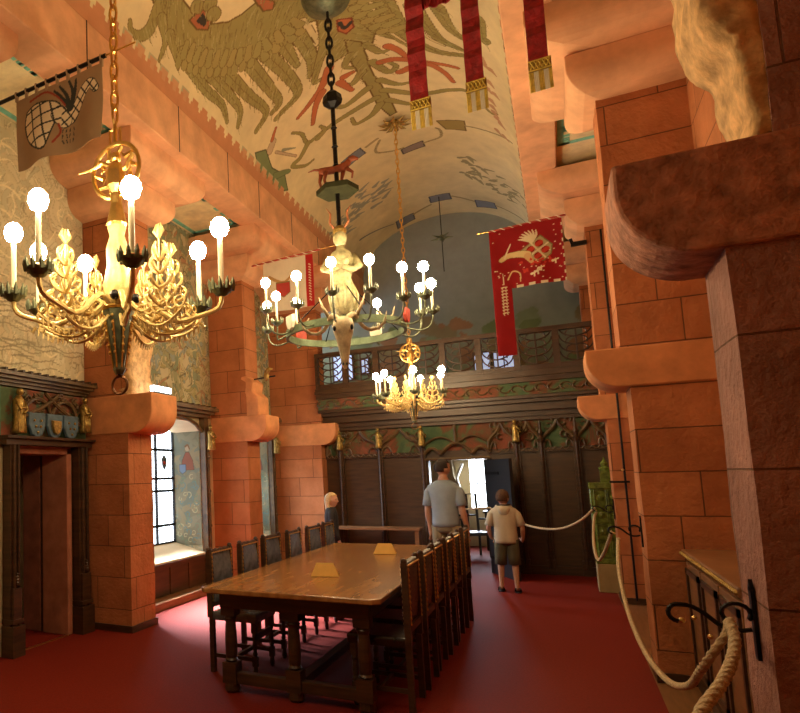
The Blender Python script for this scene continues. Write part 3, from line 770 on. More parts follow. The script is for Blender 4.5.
def post(mb, x, y, w, z0, z1):
    mb.box(x, x + 0.10, y, y + w, z0, z1)
    mb.tube([(x + 0.11, y + w * .3, z0), (x + 0.11, y + w * .3, z1)], 0.018, 8)
    mb.tube([(x + 0.11, y + w * .75, z0), (x + 0.11, y + w * .75, z1)], 0.014, 8)
    mb.box(x, x + 0.15, y - 0.015, y + w + 0.015, z0, z0 + 0.28)
    mb.box(x, x + 0.14, y - 0.008, y + w + 0.008, z0 + 0.30, z0 + 0.34)
    mb.box(x, x + 0.13, y + 0.01, y + w - 0.01, z0 + 0.34, z0 + 0.62)
    for k in range(4): mb.ball((x + 0.12, y + w / 2, z0 + 0.66 + 0.03 * k), 0.03 - 0.005 * k, 8, 5)
post(fr, xf, 4.58, 0.13, 0, 1.98); post(fr, xf, 5.60, 0.17, 0, 1.98)
fr.box(xf, xf + 0.13, 4.50, 5.80, 1.96, 2.02).box(xf, xf + 0.17, 4.48, 5.82, 2.02, 2.045)
fr.build('surround', DARK, d1)
MB().box(xf, xf + 0.03, 4.5, 5.82, 2.04, 2.52).build('back_panel', FRIEZE, d1)
MB().box(xf, xf + 0.035, 4.0, 4.52, 2.04, 2.52).build('side_panel', GREENP, d1)
tr = MB()
X = xf + 0.06
for (a, b, top) in ((4.78, 5.2, 2.44), (5.2, 5.62, 2.44)):
    c = (a + b) / 2
    tr.tube(bez((X, a, 2.12), (X, a, 2.4), (X, c - .05, top), (X, c + .05, top), 10), 0.022, 6)
    tr.tube(bez((X, c - .05, top), (X, b - .02, top), (X, b, 2.36), (X, b, 2.12), 10), 0.022, 6)
tr.tube(bez((X + .02, 4.75, 2.22), (X + .02, 4.9, 2.30), (X + .02, 5.1, 2.34), (X + .02, 5.3, 2.50), 10), 0.02, 6)
tr.tube(bez((X + .02, 5.65, 2.20), (X + .02, 5.5, 2.30), (X + .02, 5.3, 2.34), (X + .02, 5.1, 2.50), 10), 0.02, 6)
random.seed(5)
for k in range(34):
    y, z = random.uniform(4.72, 5.66), random.uniform(2.2, 2.48); q = random.uniform(0, 6)
    tr.tube([(X, y + .045 * math.cos(q + t), z + .035 * math.sin(q + t)) for t in (0, .6, 1.2, 1.8, 2.4, 3)], [.014, .013, .012, .01, .008, .004], 5)
tr.build('tracery', CARVE, d1)
def shield(mb, x, y, z, w, h):
    pts = [(-.5, .5), (.5, .5), (.5, 0), (.32, -.35), (0, -.5), (-.32, -.35), (-.5, 0)]
    mb.prism(pts, lambda u, v: (x, y + u * w, z + v * h), lambda u, v: (x + 0.03, y + u * w * .92, z + v * h * .92))
for y, mm, c in ((4.95, BLUEP, GREENP), (5.22, BLUEP, GILDP), (5.48, BLUEP, BLUEP)):
    s = MB(); shield(s, X + .02, y, 2.16, .25, .27); so = s.build('shield', mm, d1, bevel=.006)
    e = MB()
    if c is GILDP: shield(e, X + .051, y, 2.15, .13, .15)
    else:
        for dy, dz in ((-.05, .06), (.05, .06), (-.03, 0), (.04, 0), (0, -.06)): e.ball((X + .055, y + dy, 2.15 + dz), 0.014, 6, 4)
    e.build('charge', OLDGOLD, so)
def figurine(mb, x, y, z, h, lean=0):
    mb.lathe([(0.055 * h / .4, z), (0.06 * h / .4, z + .03), (0.045 * h / .4, z + h * .35), (0.05 * h / .4, z + h * .55), (0.052 * h / .4, z + h * .7), (0.02 * h / .4, z + h * .8)], (x, y), 10)
    mb.ball((x, y + lean, z + h * .89), h * .085, 8, 6)
    mb.tube([(x + .02, y - .05 * h / .4, z + h * .7), (x + .07, y - .04, z + h * .5), (x + .08, y + .02, z + h * .55)], .013, 6)
    mb.tube([(x + .02, y + .05 * h / .4, z + h * .7), (x + .06, y + .06, z + h * .5), (x + .07, y + .01, z + h * .42)], .013, 6)
    for k in range(5): mb.tube([(x + .04, y - .04 + k * .02, z + h * .5), (x + .05, y - .05 + k * .025, z)], .009, 5)
for y, z in ((4.70, 2.07), (5.72, 2.12)):
    g = MB(); figurine(g, X + .03, y, z, .46 if y < 5 else .40, .02); g.build('figurine', OLDGOLD, d1, smooth=True)
cn = MB()
for i, (e, z0, z1) in enumerate(((.08, 2.53, 2.56), (.11, 2.56, 2.59), (.15, 2.59, 2.62), (.19, 2.62, 2.655))): cn.box(XW, XW + e, 3.9, 5.78 + e * .5, z0, z1)
cn.build('cornice', CARVE, d1)
MB().box(XW, XW + .13, 3.9, 5.855, 2.592, 2.603).build('cornice_band', REDP, d1)
cr = MB()
for k in range(17): cr.box(XW + .02, XW + .20, 3.98 + k * .115, 4.01 + k * .115, 2.655, 2.68)
cr.build('cresting', DARK, d1)

# ------------------------------------------------------------ window bays
def window(n, y0, y1, cut=None):
    w = root('window_%d' % n)
    xg = -5.08; z0, z1 = 0.66, 2.36
    MB().box(xg - .03, xg, y0, y1, z0, z1).build('pane', PANE, w)
    b = MB(); cuts = (y0, y0 + .03, y1 - .05, y1)
    k = 4
    for i in range(k + 1):
        y = y0 + (y1 - y0) * i / k; wd_ = .028 if i % 2 else .045
        b.box(xg - .02, xg + .035, y - wd_ / 2, y + wd_ / 2, z0, z1)
    for z in (z0, .92, 1.42, 1.60, 2.02, z1): b.box(xg - .02, xg + .03, y0, y1, z - .018, z + .018)
    b.build('casement', IRON, w)
    le = MB()
    for i in range(1, 16): le.box(xg, xg + .006, y0 + (y1 - y0) * i / 16 - .002, y0 + (y1 - y0) * i / 16 + .002, z0, z1)
    for i in range(1, 17): le.box(xg, xg + .006, y0, y1, z0 + i * .1 - .002, z0 + i * .1 + .002)
    le.build('leading', IRON, w)
    for i in range(k):
        yc = y0 + (y1 - y0) * (i + .5) / k
        md = MB(); md.prism([(0, .12), (.07, .05), (.06, -.05), (0, -.12), (-.06, -.05), (-.07, .05)], lambda u, v: (xg + .008, yc + u, 1.84 + v), lambda u, v: (xg + .014, yc + u, 1.84 + v)); o = md.build('medallion', BLUEP, w)
        MB().ball((xg + .014, yc, 1.83), .03, 8, 6, (.2, 1, 1)).build('medallion_rose', REDP, o)
    # reveal: jambs and arched head, painted
    MB().box(xg, XW + .0, y1, y1 + .02, .5, 2.5).box(xg, XW, y0 - .02, y0, .5, 2.5).build('jamb', FRESCOB, w)
    arch = []
    for i in range(13):
        t = i / 12; y = y0 + (y1 - y0) * t; arch.append((y, 2.28 + .22 * math.sin(PI * t)**.6))
    poly = arch + [(y1, 2.6), (y0, 2.6)]
    MB().prism(poly, lambda u, v: (xg, u, v), lambda u, v: (XW - .001, u, v)).build('arched_head', CREAM, w)
    MB().prism([(xg, .66), (XW + .05, .52), (XW + .05, .47), (xg, .47)], lambda u, v: (u, y0, v), lambda u, v: (u, y1, v)).build('sill', CREAM, w)
    f = MB()
    f.box(XW, XW + .05, y0 - .04, y1 + .12, .05, .50)
    for i in range(5): f.box(XW + .05, XW + .065, y0 + (y1 - y0) * i / 4 - .04, y0 + (y1 - y0) * i / 4 + .04, .08, .5)
    f.box(XW, XW + .07, y0 - .04, y1 + .12, .44, .5)
    f.build('dado_panel', PANEL, w)
    MB().box(XW, XW + .28, y0 - .2, y1 + .3, 0, .09).build('floor_step', MIDW, w)
    s = MB()
    for ya in (y0 - .13, y1 + .01):
        s.box(XW, XW + .09, ya, ya + .12, .0, 2.5)
        s.tube([(XW + .10, ya + .06, .3), (XW + .10, ya + .06, 2.2)], .022, 8)
        for z in (.3, .9, 1.4, 1.9): s.ball((XW + .10, ya + .06, z), .034, 8, 6)
    for i in range(12):
        a, b = arch[i], arch[i + 1]; s.tube([(XW + .04, *a), (XW + .04, *b)], .03, 6)
    s.build('surround', CARVE, w)
    cn = MB()
    for e, za, zb in ((.10, 2.48, 2.53), (.16, 2.53, 2.57), (.22, 2.57, 2.62)): cn.box(XW, XW + e, y0 - .2, y1 + .15 + e * .4, za, zb)
    for i in range(14): cn.box(XW, XW + .24, y0 - .1 + i * (y1 - y0 + .2) / 13, y0 - .07 + i * (y1 - y0 + .2) / 13, 2.62, 2.64)
    cn.build('cornice', CARVE, w)
    g = MB(); figurine(g, XW + .15, y1 + .07, 2.0, .38); g.build('figurine', OLDGOLD, w, smooth=True)
    return w
window(1, 6.6, 8.6); window(2, 9.75, 11.2)
# painted scrolls and a lady on the far window jamb
for wn, yj in (('window_1', 8.592), ('window_2', 11.192)):
    c = Canvas(-5.07, XW - .005, .62, 2.30, .006, (.17, .165, .11))
    frescopaint(c, 60, [(.20, .195, .13), (.15, .17, .13), (.23, .20, .12)], .1, .3, .06, .14)
    for k in range(46):
        u, v, r, s = rg_.uniform(-5.05, -4.62), rg_.uniform(.66, 1.62), rg_.uniform(.03, .06), rg_.uniform(0, 6)
        c.stroke([(u + r * (1 - q * .08) * math.cos(s + q * .7), v + r * (1 - q * .08) * math.sin(s + q * .7)) for q in range(8)], .016, .01, [(.12, .19, .18), (.34, .31, .18), (.15, .20, .13)][k % 3])
    c.poly([(-4.84, 1.98), (-4.78, 1.98), (-4.72, 1.86), (-4.70, 1.72), (-4.92, 1.72), (-4.90, 1.86)], (.22, .09, .06), (.1, .06, .04), .008)
    c.seg((-4.81, 2.03), (-4.81, 2.04), .07, .07, (.34, .26, .17)); c.stroke([(-4.84, 2.07), (-4.80, 2.09), (-4.77, 2.03)], .03, .02, (.18, .10, .05))
    c.poly([(-4.95, 1.80), (-4.84, 1.80), (-4.84, 1.70), (-4.90, 1.66), (-4.95, 1.70)], (.14, .20, .28), (.08, .08, .08), .008)
    c.mesh('painted_jamb', lambda U, V: (U, np.full_like(U, yj), V), VC, bpy.data.objects[wn])

# ------------------------------------------------------------ panelled back wall, gallery and door to the next room
bw = root('wall_back')
MB().box(-3.70, -1.93, YB, YB + .2, 0, 2.5).box(-1.04, 1.05, YB, YB + .2, 0, 2.5).box(-1.93, -1.04, YB, YB + .2, 1.78, 2.5).build('panelling', PANEL, bw)
fz = MB().box(-3.66, .62, YB - .02, YB, 1.93, 2.42).build('painted_frieze', FRIEZE, bw)
posts = (-3.38, -2.70, -2.0, -0.60, -0.26, 0.20)
ps = MB()
for x in posts:
    ps.box(x - .045, x + .045, YB - .07, YB, 0, 2.0); ps.tube([(x, YB - .09, .1), (x, YB - .09, 2.05)], .022, 8)
    ps.box(x - .06, x + .06, YB - .09, YB, 0, .22)
    ps.lathe([(.03, 2.0), (.05, 2.05), (.02, 2.1), (.035, 2.15), (.015, 2.22), (.02, 2.3), (.003, 2.38)], (x, YB - .09), 8)
ps.box(-3.66, -1.98, YB - .05, YB, .0, .13).box(-.64, .62, YB - .05, YB, 0, .13).box(-3.66, -1.98, YB - .04, YB, 1.86, 1.92).box(-.95, .62, YB - .04, YB, 1.86, 1.92)
ps.build('post', DARK, bw)
tr = MB()
def tub(pts, r): tr.tube(pts, r, 6)
Yt = YB - .05
def ogee(xa, xb, z0, z1, r=.026):
    c = (xa + xb) / 2
    for a, s in ((xa, 1), (xb, -1)):
        w = abs(c - a)
        tub(bez((a, Yt, z0), (a, Yt, z0 + (z1 - z0) * .6), (c - s * w * .35, Yt, z0 + (z1 - z0) * .45), (c, Yt, z1), 12), r)
        tub(bez((a + s * .03, Yt, z0), (a + s * .05, Yt, z0 + .12), (a + s * w * .5, Yt, z0 + .16), (a + s * w * .55, Yt, z0 + .02), 8), r * .6)
    for k in range(6):
        random.seed(int(xa * 100) + k)
        x, z, q = random.uniform(xa + .06, xb - .06), random.uniform(z0 + .12, z1 + .02), random.uniform(0, 6)
        R = random.uniform(.045, .08)
        tub([(x + R * (1 - t * .12) * math.cos(q + t), Yt, z + R * (1 - t * .12) * math.sin(q + t)) for t in [i * .6 for i in range(9)]], r * .6)
for a, b in ((-3.64, -3.38), (-3.38, -2.70), (-2.70, -2.0), (-1.0, -.60), (-.60, -.26), (-.26, .20), (.2, .6)):
    ogee(a, b, 1.93, 2.34)
    n = max(3, int((b - a) / .09))
    for i in range(n): tub([(a + (i + t) * (b - a) / n, Yt, 1.93 - .05 * math.sin(PI * t)) for t in (0, .25, .5, .75, 1)], .009)
# cusped door head
for a, b, h in ((-1.98, -1.72, .10), (-1.72, -1.24, .17), (-1.24, -.98, .10)): tub([(a + (b - a) * t, Yt - .02, 1.88 + h * math.sin(PI * t)) for t in [i / 10 for i in range(11)]], .028)
for a, b, h in ((-1.95, -1.5, .10), (-1.45, -1.0, .10)): tub([(a + (b - a) * t, Yt, 2.06 + h * math.sin(PI * t)) for t in [i / 10 for i in range(11)]], .018)
tub([(-1.98, Yt, 1.80), (-.98, Yt, 1.80)], .025)
tub([(-1.48, Yt, 2.05), (-1.48, Yt, 2.36)], .025)
tr.build('tracery', CARVE, bw)
for x, z in ((-2.70, 2.08), (-3.38, 2.08), (-2.0, 2.08), (-.60, 2.08)):
    g = MB(); figurine(g, x, YB - .14, z - .06, .36); g.build('figurine', OLDGOLD, bw, smooth=True)
# gallery above: stepped fascia, carved band, pierced balustrade
gy = 11.28
gl = MB().box(-3.66, 1.05, gy + .04, 14.0, 2.92, 3.02).box(-3.66, .62, gy + .34, YB + .1, 2.36, 2.5)
for i, (dy, z0, z1) in enumerate(((.30, 2.42, 2.50), (.22, 2.50, 2.56), (.24, 2.56, 2.62), (.16, 2.62, 2.68), (.10, 2.68, 2.73), (.02, 2.92, 3.0), (-.03, 3.0, 3.05), (.01, 3.05, 3.10))):
    gl.box(-3.68, .60, gy + dy, gy + .5, z0, z1)
gl.build('gallery_fascia', PANEL, bw)
MB().box(-3.66, .60, gy + .08, gy + .5, 2.73, 2.92).build('gallery_band', FRIEZE, bw)
sc = MB()
for i in range(26):
    x = -3.6 + i * .162; s = 1 if i % 2 else -1
    sc.tube([(x + .07 * math.cos(t), gy + .07, 2.825 + s * .05 * math.sin(t)) for t in [k * .55 for k in range(9)]], .014, 6)
sc.build('band_carving', CARVE, bw)
bl = MB().box(-3.66, .58, gy, gy + .09, 3.10, 3.17).box(-3.66, .58, gy - .02, gy + .11, 3.66, 3.73)
N = 8; W = 4.24 / N
for i in range(N + 1):
    x = -3.66 + W * i; bl.box(x - .045 + (.045 if i == 0 else 0), x + .045 - (.045 if i == N else 0), gy - .01, gy + .1, 3.1, 3.7)
bl.build('balustrade', DARK, bw)
for i in range(N):
    x0 = -3.66 + W * i + .045; w = W - .09; pt = MB(); cx = x0 + w / 2
    for s in (-1, 1):
        for k in range(4):
            z = 3.2 + k * .12
            pt.tube(bez((cx, gy + .04, z - .02), (cx + s * w * .2, gy + .04, z), (cx + s * w * .45, gy + .04, z + .02), (cx + s * w * .5, gy + .04, z + .14), 7), .012, 5)
            pt.tube(bez((cx, gy + .04, z + .10), (cx + s * w * .1, gy + .04, z + .12), (cx + s * w * .35, gy + .04, z + .10), (cx + s * w * .3, gy + .04, z), 7), .011, 5)
    pt.tube([(cx, gy + .04, 3.17), (cx, gy + .04, 3.66)], .012, 5)
    pt.build('pierced_panel', DARK, bw)
# windows behind the gallery
for n, (a, b, z0, z1) in enumerate(((-1.32, -1.06, 3.38, 3.86), (-.98, -.64, 3.34, 3.86), (-4.1, -3.7, 3.6, 4.15), (-3.5, -3.36, 3.7, 4.0))):
    w = root('window_%d' % (4 + n))
    MB().box(a, b, 13.94, 13.97, z0, z1).build('pane', GALW, w)
    MB().box(a - .03, a, 13.92, 14.0, z0, z1).box(b, b + .03, 13.92, 14, z0, z1).box((a + b) / 2 - .01, (a + b) / 2 + .01, 13.92, 14, z0, z1).box(a - .03, b + .03, 13.92, 14, z0 - .03, z0).box(a - .03, b + .03, 13.92, 14, z1, z1 + .03).build('frame', DARK, w)
# open door leaf
d2 = root('door_2')
m = MB().box(0, .86, -.045, 0, 0, 1.76)
m.build('leaf', simple('blue_black_door', (0.011, 0.012, 0.016), 0.4, 0, .3, 4, .1), d2)
m = MB()
for z in (.25, .9, 1.55): m.box(.02, .5, -.055, -.045, z - .02, z + .02)
m.build('hinge_strap', IRON, d2)
MB().box(.76, .80, -.09, -.045, .95, 1.02).build('lock', IRON, d2)
d2.location = (-1.04, YB - .10, 0); d2.rotation_euler = (0, 0, math.radians(-62))
# room beyond
nr = root('wall_beyond')
MB().box(-5.0, -1.74, 15.5, 15.6, 0, 2.6).box(-1.44, 1.0, 15.5, 15.6, 0, 2.6).box(-1.74, -1.44, 15.5, 15.6, 1.95, 2.6).box(-1.74, -1.44, 15.5, 15.6, 0, .80).box(-5.1, -5.0, 11.9, 15.6, 0, 2.6).box(1.0, 1.1, 11.9, 15.6, 0, 2.6).build('plaster', CREAM, nr)
MB().box(-5.1, 1.1, 11.9, 15.6, 2.5, 2.6).build('ceiling_boards', MIDW, nr)
w9 = root('window_9')
MB().box(-1.74, -1.44, 15.55, 15.58, .80, 1.95).build('pane', PANER, w9)
MB().box(-1.60, -1.58, 15.52, 15.56, .80, 1.95).box(-1.74, -1.44, 15.52, 15.56, 1.3, 1.32).build('casement', IRON, w9)
for n, (x0, x1, y0, y1) in enumerate(((1.0, 1.05, 6.65, 9.5), (1.0, 1.05, 3.36, 4.2), (XW, XW + .03, 2.2, 2.65))):
    struct(MB().box(x0, x1, y0, y1, 0, .1).build('baseboard_%s' % ('right' if n < 2 else 'left'), DARK))

# ------------------------------------------------------------ long table
T = thing('dining_table', 'long polished oak refectory table with heavy turned legs on the red carpet', 'table', (-1.755, 6.165, 0))
hx, hy = .665, 1.735
m = MB(); c = .05
m.prism([(-hx + c, -hy), (hx - c, -hy), (hx, -hy + c), (hx, hy - c), (hx - c, hy), (-hx + c, hy), (-hx, hy - c), (-hx, -hy + c)], lambda u, v: (u, v, .742), lambda u, v: (u, v, .780))
m.build('tabletop', TABLEW, T, bevel=.008)
m = MB().box(-.56, .56, -1.60, -1.55, .62, .742).box(-.56, .56, 1.47, 1.52, .62, .742).box(-.56, -.52, -1.55, 1.5, .62, .742).box(.52, .56, -1.55, 1.5, .62, .742)
m.build('apron', DARK, T, bevel=.004)
def tleg(x, y):
    m = MB().box(x - .055, x + .055, y - .055, y + .055, .56, .68).box(x - .055, x + .055, y - .055, y + .055, .07, .22)
    m.lathe([(.036, .22), (.050, .235), (.040, .25), (.044, .27), (.046, .36), (.042, .46), (.038, .51), (.040, .52), (.050, .54), (.036, .56)], (x, y), 14)
    m.lathe([(.045, 0), (.06, .02), (.055, .07)], (x, y), 12)
    m.build('leg', DARK, T)
for x in (-.50, 0, .50):
    for y in (-1.54, 1.185): tleg(x, y)
MB().box(-.5, .5, -1.575, -1.505, .07, .15).box(-.5, .5, 1.15, 1.22, .07, .15).box(-.035, .035, -1.5, 1.18, .075, .14).build('stretcher', DARK, T, bevel=.004)

# ------------------------------------------------------------ chairs
def make_chair(lab, grp, back):
    t = thing('dining_chair', lab, 'chair', (0, 0, 0), 0, grp)
    m = MB()
    m.rings([[(x0, y0, z), (x1, y0, z), (x1, y1, z), (x0, y1, z)] for z, x0, x1, y0, y1 in ((.56, -.175, .175, -.215, -.185), (.60, -.18, .18, -.225, -.18), (.80, -.18, .18, -.235, -.19), (.975, -.178, .178, -.238, -.21))])
    m.build('backrest', back, t, bevel=.008)
    m = MB()
    for s in (-1, 1):
        m.box(s * .20 - .02, s * .20 + .02, -.24, -.20, .44, .985)
        m.ball((s * .2, -.22, .995), .022, 8, 6)
    m.box(-.18, .18, -.235, -.2, .52, .565)
    pts = [(-.18, .955)] + [(-.18 + .36 * i / 16, .975 + .018 * abs(math.sin(PI * i / 4))) for i in range(17)] + [(.18, .955)]
    m.prism(pts, lambda u, v: (u, -.24, v), lambda u, v: (u, -.205, v))
    m.build('back_frame', DARK, t)
    for yy in (-.243, -.197):
        P = [(-.186, yy, .57 + i * .009) for i in range(45)] + [(-.178 + i * .009, yy, .966) for i in range(40)] + [(.186, yy, .966 - i * .009) for i in range(45)]
        MB().tube(P, [.0078 if i % 4 == 1 else .0055 if i % 4 in (0, 2) else .0012 for i in range(len(P))], 6).build('brass_nail_row', BRASS, t)
    m = MB().rings([[(-w, -.2, z), (w, -.2, z), (w, d, z), (-w, d, z)] for z, w, d in ((.42, .20, .19), (.47, .208, .20), (.49, .20, .19))])
    m.build('seat', back, t, bevel=.006)
    for sx in (-1, 1):
        MB().box(sx * .18 - .02, sx * .18 + .02, -.235, -.195, 0, .44).build('leg', DARK, t)
        l = MB().box(sx * .175 - .021, sx * .175 + .021, .14, .182, .34, .42).box(sx * .175 - .02, sx * .175 + .02, .14, .18, .08, .16)
        l.lathe([(.014, .16), (.022, .18), (.015, .2), (.021, .25), (.014, .3), (.022, .32), (.016, .34)], (sx * .175, .16), 8)
        l.lathe([(.014, 0), (.022, .03), (.016, .08)], (sx * .175, .16), 8)
        l.build('leg', DARK, t)
        MB().box(sx * .178 - .012, sx * .178 + .012, -.20, .15, .12, .15).build('stretcher', DARK, t)
    MB().box(-.16, .16, -.03, -.005, .12, .15).build('stretcher', DARK, t)
    MB().box(-.16, .16, .15, .17, .28, .33).build('stretcher', DARK, t)
    return t
ords = ['nearest the camera', 'second from the camera', 'third from the camera', 'fourth from the camera', 'fifth from the camera', 'farthest, beside the table end']
ca = make_chair('', 'chairs along the left side of the table', LEATHB)
cb = make_chair('', 'chairs along the right side of the table', LEATHER)
for i, y in enumerate((5.20, 5.81, 6.42, 7.03, 7.66, 8.30)):
    lb = 'studded leather chair on the window side of the table, ' + ords[i]
    x = -2.40 + [.0, .0, -.02, .0, .01, -.01][i]
    if i == 0: ca.location = (x, y, 0); ca.rotation_euler = (0, 0, -PI / 2); ca['label'] = lb
    else: dup(ca, (x, y, 0), -PI / 2 + [.0, .03, -.02, .02, -.03, .02][i], lb)
for i, y in enumerate((4.92, 5.47, 6.01, 6.54, 7.05, 7.68)):
    lb = 'studded leather chair on the aisle side of the table, ' + ords[i]
    x = -1.20 + [.0, .01, .0, .015, .01, .02][i]
    if i == 0: cb.location = (x, y, 0); cb.rotation_euler = (0, 0, PI / 2); cb['label'] = lb
    else: dup(cb, (x, y, 0), PI / 2, lb)

# folded cards on the table
def card(x, y, rz, lab):
    m = MB(); v = [m.bm.verts.new(p) for p in ((-.15, -.06, 0), (.15, -.06, 0), (.09, 0, .12), (-.09, 0, .12), (-.15, .06, 0), (.15, .06, 0))]
    for f in ((0, 1, 2, 3), (3, 2, 5, 4)): m.bm.faces.new([v[i] for i in f])
    o = m.build('table_card', PAPER); o.scale = (.74, .74, .85); o.location = (x, y, .784); o.rotation_euler = (0, 0, rz)
    md = o.modifiers.new('t', 'SOLIDIFY'); md.thickness = .003
    tag(o, lab, 'card', 'cards on the table')
card(-1.72, 5.30, .25, 'yellow folded card standing on the near half of the table')
card(-1.62, 6.95, .15, 'yellow folded card standing on the far half of the table')

# bench by the back wall
b = thing('bench', 'low plank bench standing in front of the panelled back wall', 'bench', (-2.84, 11.36, 0))
MB().box(-.80, .80, -.17, .17, .66, .70).build('seat', MIDW, b, bevel=.005)
for x in (-.74, .74): MB().box(x - .03, x + .03, -.14, .14, 0, .66).build('leg', MIDW, b)
MB().box(-.71, .71, -.02, .02, .20, .26).build('rail', MIDW, b)

# ------------------------------------------------------------ iron chandeliers
def lamp_cup(m, x, y, z, r, n=10):
    m.lathe([(.006, z - .03), (r * .55, z - .02), (r, z + .005), (r * 1.02, z + .015), (r * .4, z + .012)], (x, y), 14)
    for k in range(n):
        t = 2 * PI * k / n; cx_, cy_ = x + r * math.cos(t), y + r * math.sin(t)
        m.tube([(cx_, cy_, z), (x + r * 1.1 * math.cos(t), y + r * 1.1 * math.sin(t), z + .03), (x + r * 1.16 * math.cos(t), y + r * 1.16 * math.sin(t), z + .055)], [.009, .010, .002], 5)
def chain(m, x, y, z0, z1, step=.05, r=.006, w=.016):
    n = max(2, int((z1 - z0) / step))
    for i in range(n):
        z = z0 + (z1 - z0) * (i + .5) / n; h = (z1 - z0) / n * .68
        pts = []
        for k in range(10):
            t = 2 * PI * k / 10; u, v = w * math.cos(t), h * math.sin(t)
            pts.append((x + (u if i % 2 else 0), y + (0 if i % 2 else u), z + v))
        m.tube(pts, r, 5, close=True)
def bulbs(par, pos, r=.045):
    for x, y, z in pos:
        c = MB().lathe([(.013, z - .24), (.012, z - .02), (.008, z - .015)], (x, y), 10).build('candle', WAX, par)
        m = MB(); m.lathe([(.010, z - .018), (r * .75, z - .006), (r, z + .025), (r * .88, z + .052), (r * .5, z + .072), (.003, z + .080)], (x, y), 12)
        m.build('bulb', FLAME, c, smooth=True)
def gilt_chandelier(lab, loc, ceil_z, angs, R=.49, dz=0):
    t = thing('gilt_chandelier', lab, 'chandelier', loc)
    cup, fl = 2.56, 2.83
    ch = MB(); chain(ch, 0, 0, 3.42, ceil_z - .08, .075, .0075, .02); ch.build('chain', GILD, t)
    ro = MB(); ro.lathe([(.02, ceil_z - .10), (.05, ceil_z - .07), (.05, ceil_z - .03), (.03, ceil_z)], (0, 0), 12)
    for k in range(10):
        a = 2 * PI * k / 10
        ro.tube([(.04 * math.cos(a), .04 * math.sin(a), ceil_z - .05), (.15 * math.cos(a), .15 * math.sin(a), ceil_z - .09), (.25 * math.cos(a + .1), .25 * math.sin(a + .1), ceil_z - .07)], [.02, .035, .003], 5, flat=.4)
    ro.build('ceiling_rose', OLDGOLD, t)
    bd = MB().lathe([(.02, 2.17), (.03, 2.19), (.028, 2.22), (.045, 2.30), (.062, 2.42), (.075, 2.47), (.055, 2.49)], (0, 0), 8)
    bd.build('body', BRONZE, t)
    MB().lathe([(.055, 2.49), (.06, 2.55), (.072, 2.60), (.05, 2.70), (.055, 2.78), (.035, 2.84), (.045, 2.88), (.03, 2.98)], (0, 0), 12).build('upper_body', GILDP, t, smooth=True)
    MB().lathe([(.074, 2.475), (.082, 2.485), (.074, 2.495)], (0, 0), 16).build('collar', GILD, t)
    MB().lathe([(.03, 2.86), (.05, 2.90), (.028, 3.0), (.03, 3.05)], (0, 0), 12).build('neck', GILD, t)
    s = MB()
    for k in range(8):
        a = 2 * PI * k / 8 + .2
        for i in range(6): s.ico(((.048 + .005 * i) * math.cos(a), (.048 + .005 * i) * math.sin(a), 2.27 + i * .034), .008)
        s.tube([(.03 * math.cos(a), .03 * math.sin(a), 2.2), (.065 * math.cos(a), .065 * math.sin(a), 2.42)], .004, 5)
    s.build('gilt_bands', GILD, t)
    b2 = MB()
    for k in range(4):
        a = PI / 2 * k - 1.15; b2.ball((.085 * math.cos(a), .085 * math.sin(a), 2.53), .024, 8, 6)
    b2.build('boss', IRON, t)
    MB().torus((0, 0, 2.12), .042, .007, 24, 6, 'y').build('ring', MIDW if False else simple('bronze_ring', (.25, .12, .06), .35, .9, .2, 20, .1), t)
    MB().torus((0, 0, 2.18), .012, .004, 12, 6, 'x').build('ring_link', IRON, t)
    # wheel with a little riding figure above the body
    wh = MB().torus((0, 0, 3.17), .135, .011, 36, 8, 'y')
    wh.tube([(0, 0, 3.02), (0, 0, 3.05)], .02, 8)
    wh.tube([(0, 0, 3.30), (0, 0, 3.42)], .010, 8)
    wh.lathe([(.02, 3.05), (.045, 3.09), (.05, 3.16), (.03, 3.20), (.012, 3.21)], (0, 0), 10)
    wh.ball((0, 0, 3.235), .028, 10, 8)
    wh.tube([(0, 0, 3.18), (-.07, -.01, 3.22), (-.13, -.02, 3.20), (-.20, -.03, 3.195)], [.012, .01, .007, .004], 6)
    wh.tube([(0, 0, 3.14), (.06, .0, 3.17), (.10, .0, 3.23)], .012, 6)
    for k in range(10):
        a = PI * 2 * k / 10
        wh.tube([(.12 * math.cos(a), 0, 3.17 + .12 * math.sin(a)), (.08 * math.cos(a + .3), .01, 3.17 + .08 * math.sin(a + .3)), (.09 * math.cos(a + .6), 0, 3.17 + .09 * math.sin(a + .6))], [.01, .012, .003], 5)
    wh.tube([(-.03, 0, 3.30), (-.03, 0, 3.38), (.03, 0, 3.38), (.03, 0, 3.30)], .007, 6)
    wh.build('wheel_ornament', GILD, t)
    pos = []
    for i, ad in enumerate(angs):
        a = math.radians(ad); ca_, sa = math.cos(a), math.sin(a)
        m = MB(); P = lambda r, z: (r * ca_, r * sa, z)
        m.tube(bez(P(.06, 2.50), P(.16, 2.62), P(.20, 2.36), P(.34, 2.42), 8) + bez(P(.34, 2.42), P(.44, 2.46), P(R, 2.44), P(R, 2.53), 6)[1:], [.014] * 9 + [.012] * 6, 7)
        m.tube(bez(P(.07, 2.44), P(.16, 2.34), P(.26, 2.32), P(.36, 2.41), 10), .008, 6)
        for k in range(7):
            q = .12 + .045 * k; m.tube([P(q, 2.40), P(q + .012, 2.375), P(q + .025, 2.385)], [.009, .008, .002], 5)
        m.build('arm', GILDP, t)
        m = MB(); lamp_cup(m, R * ca_, R * sa, 2.55, .052)
        m.build('drip_pan', BRONZE, t)
        pos.append((R * ca_, R * sa, fl))
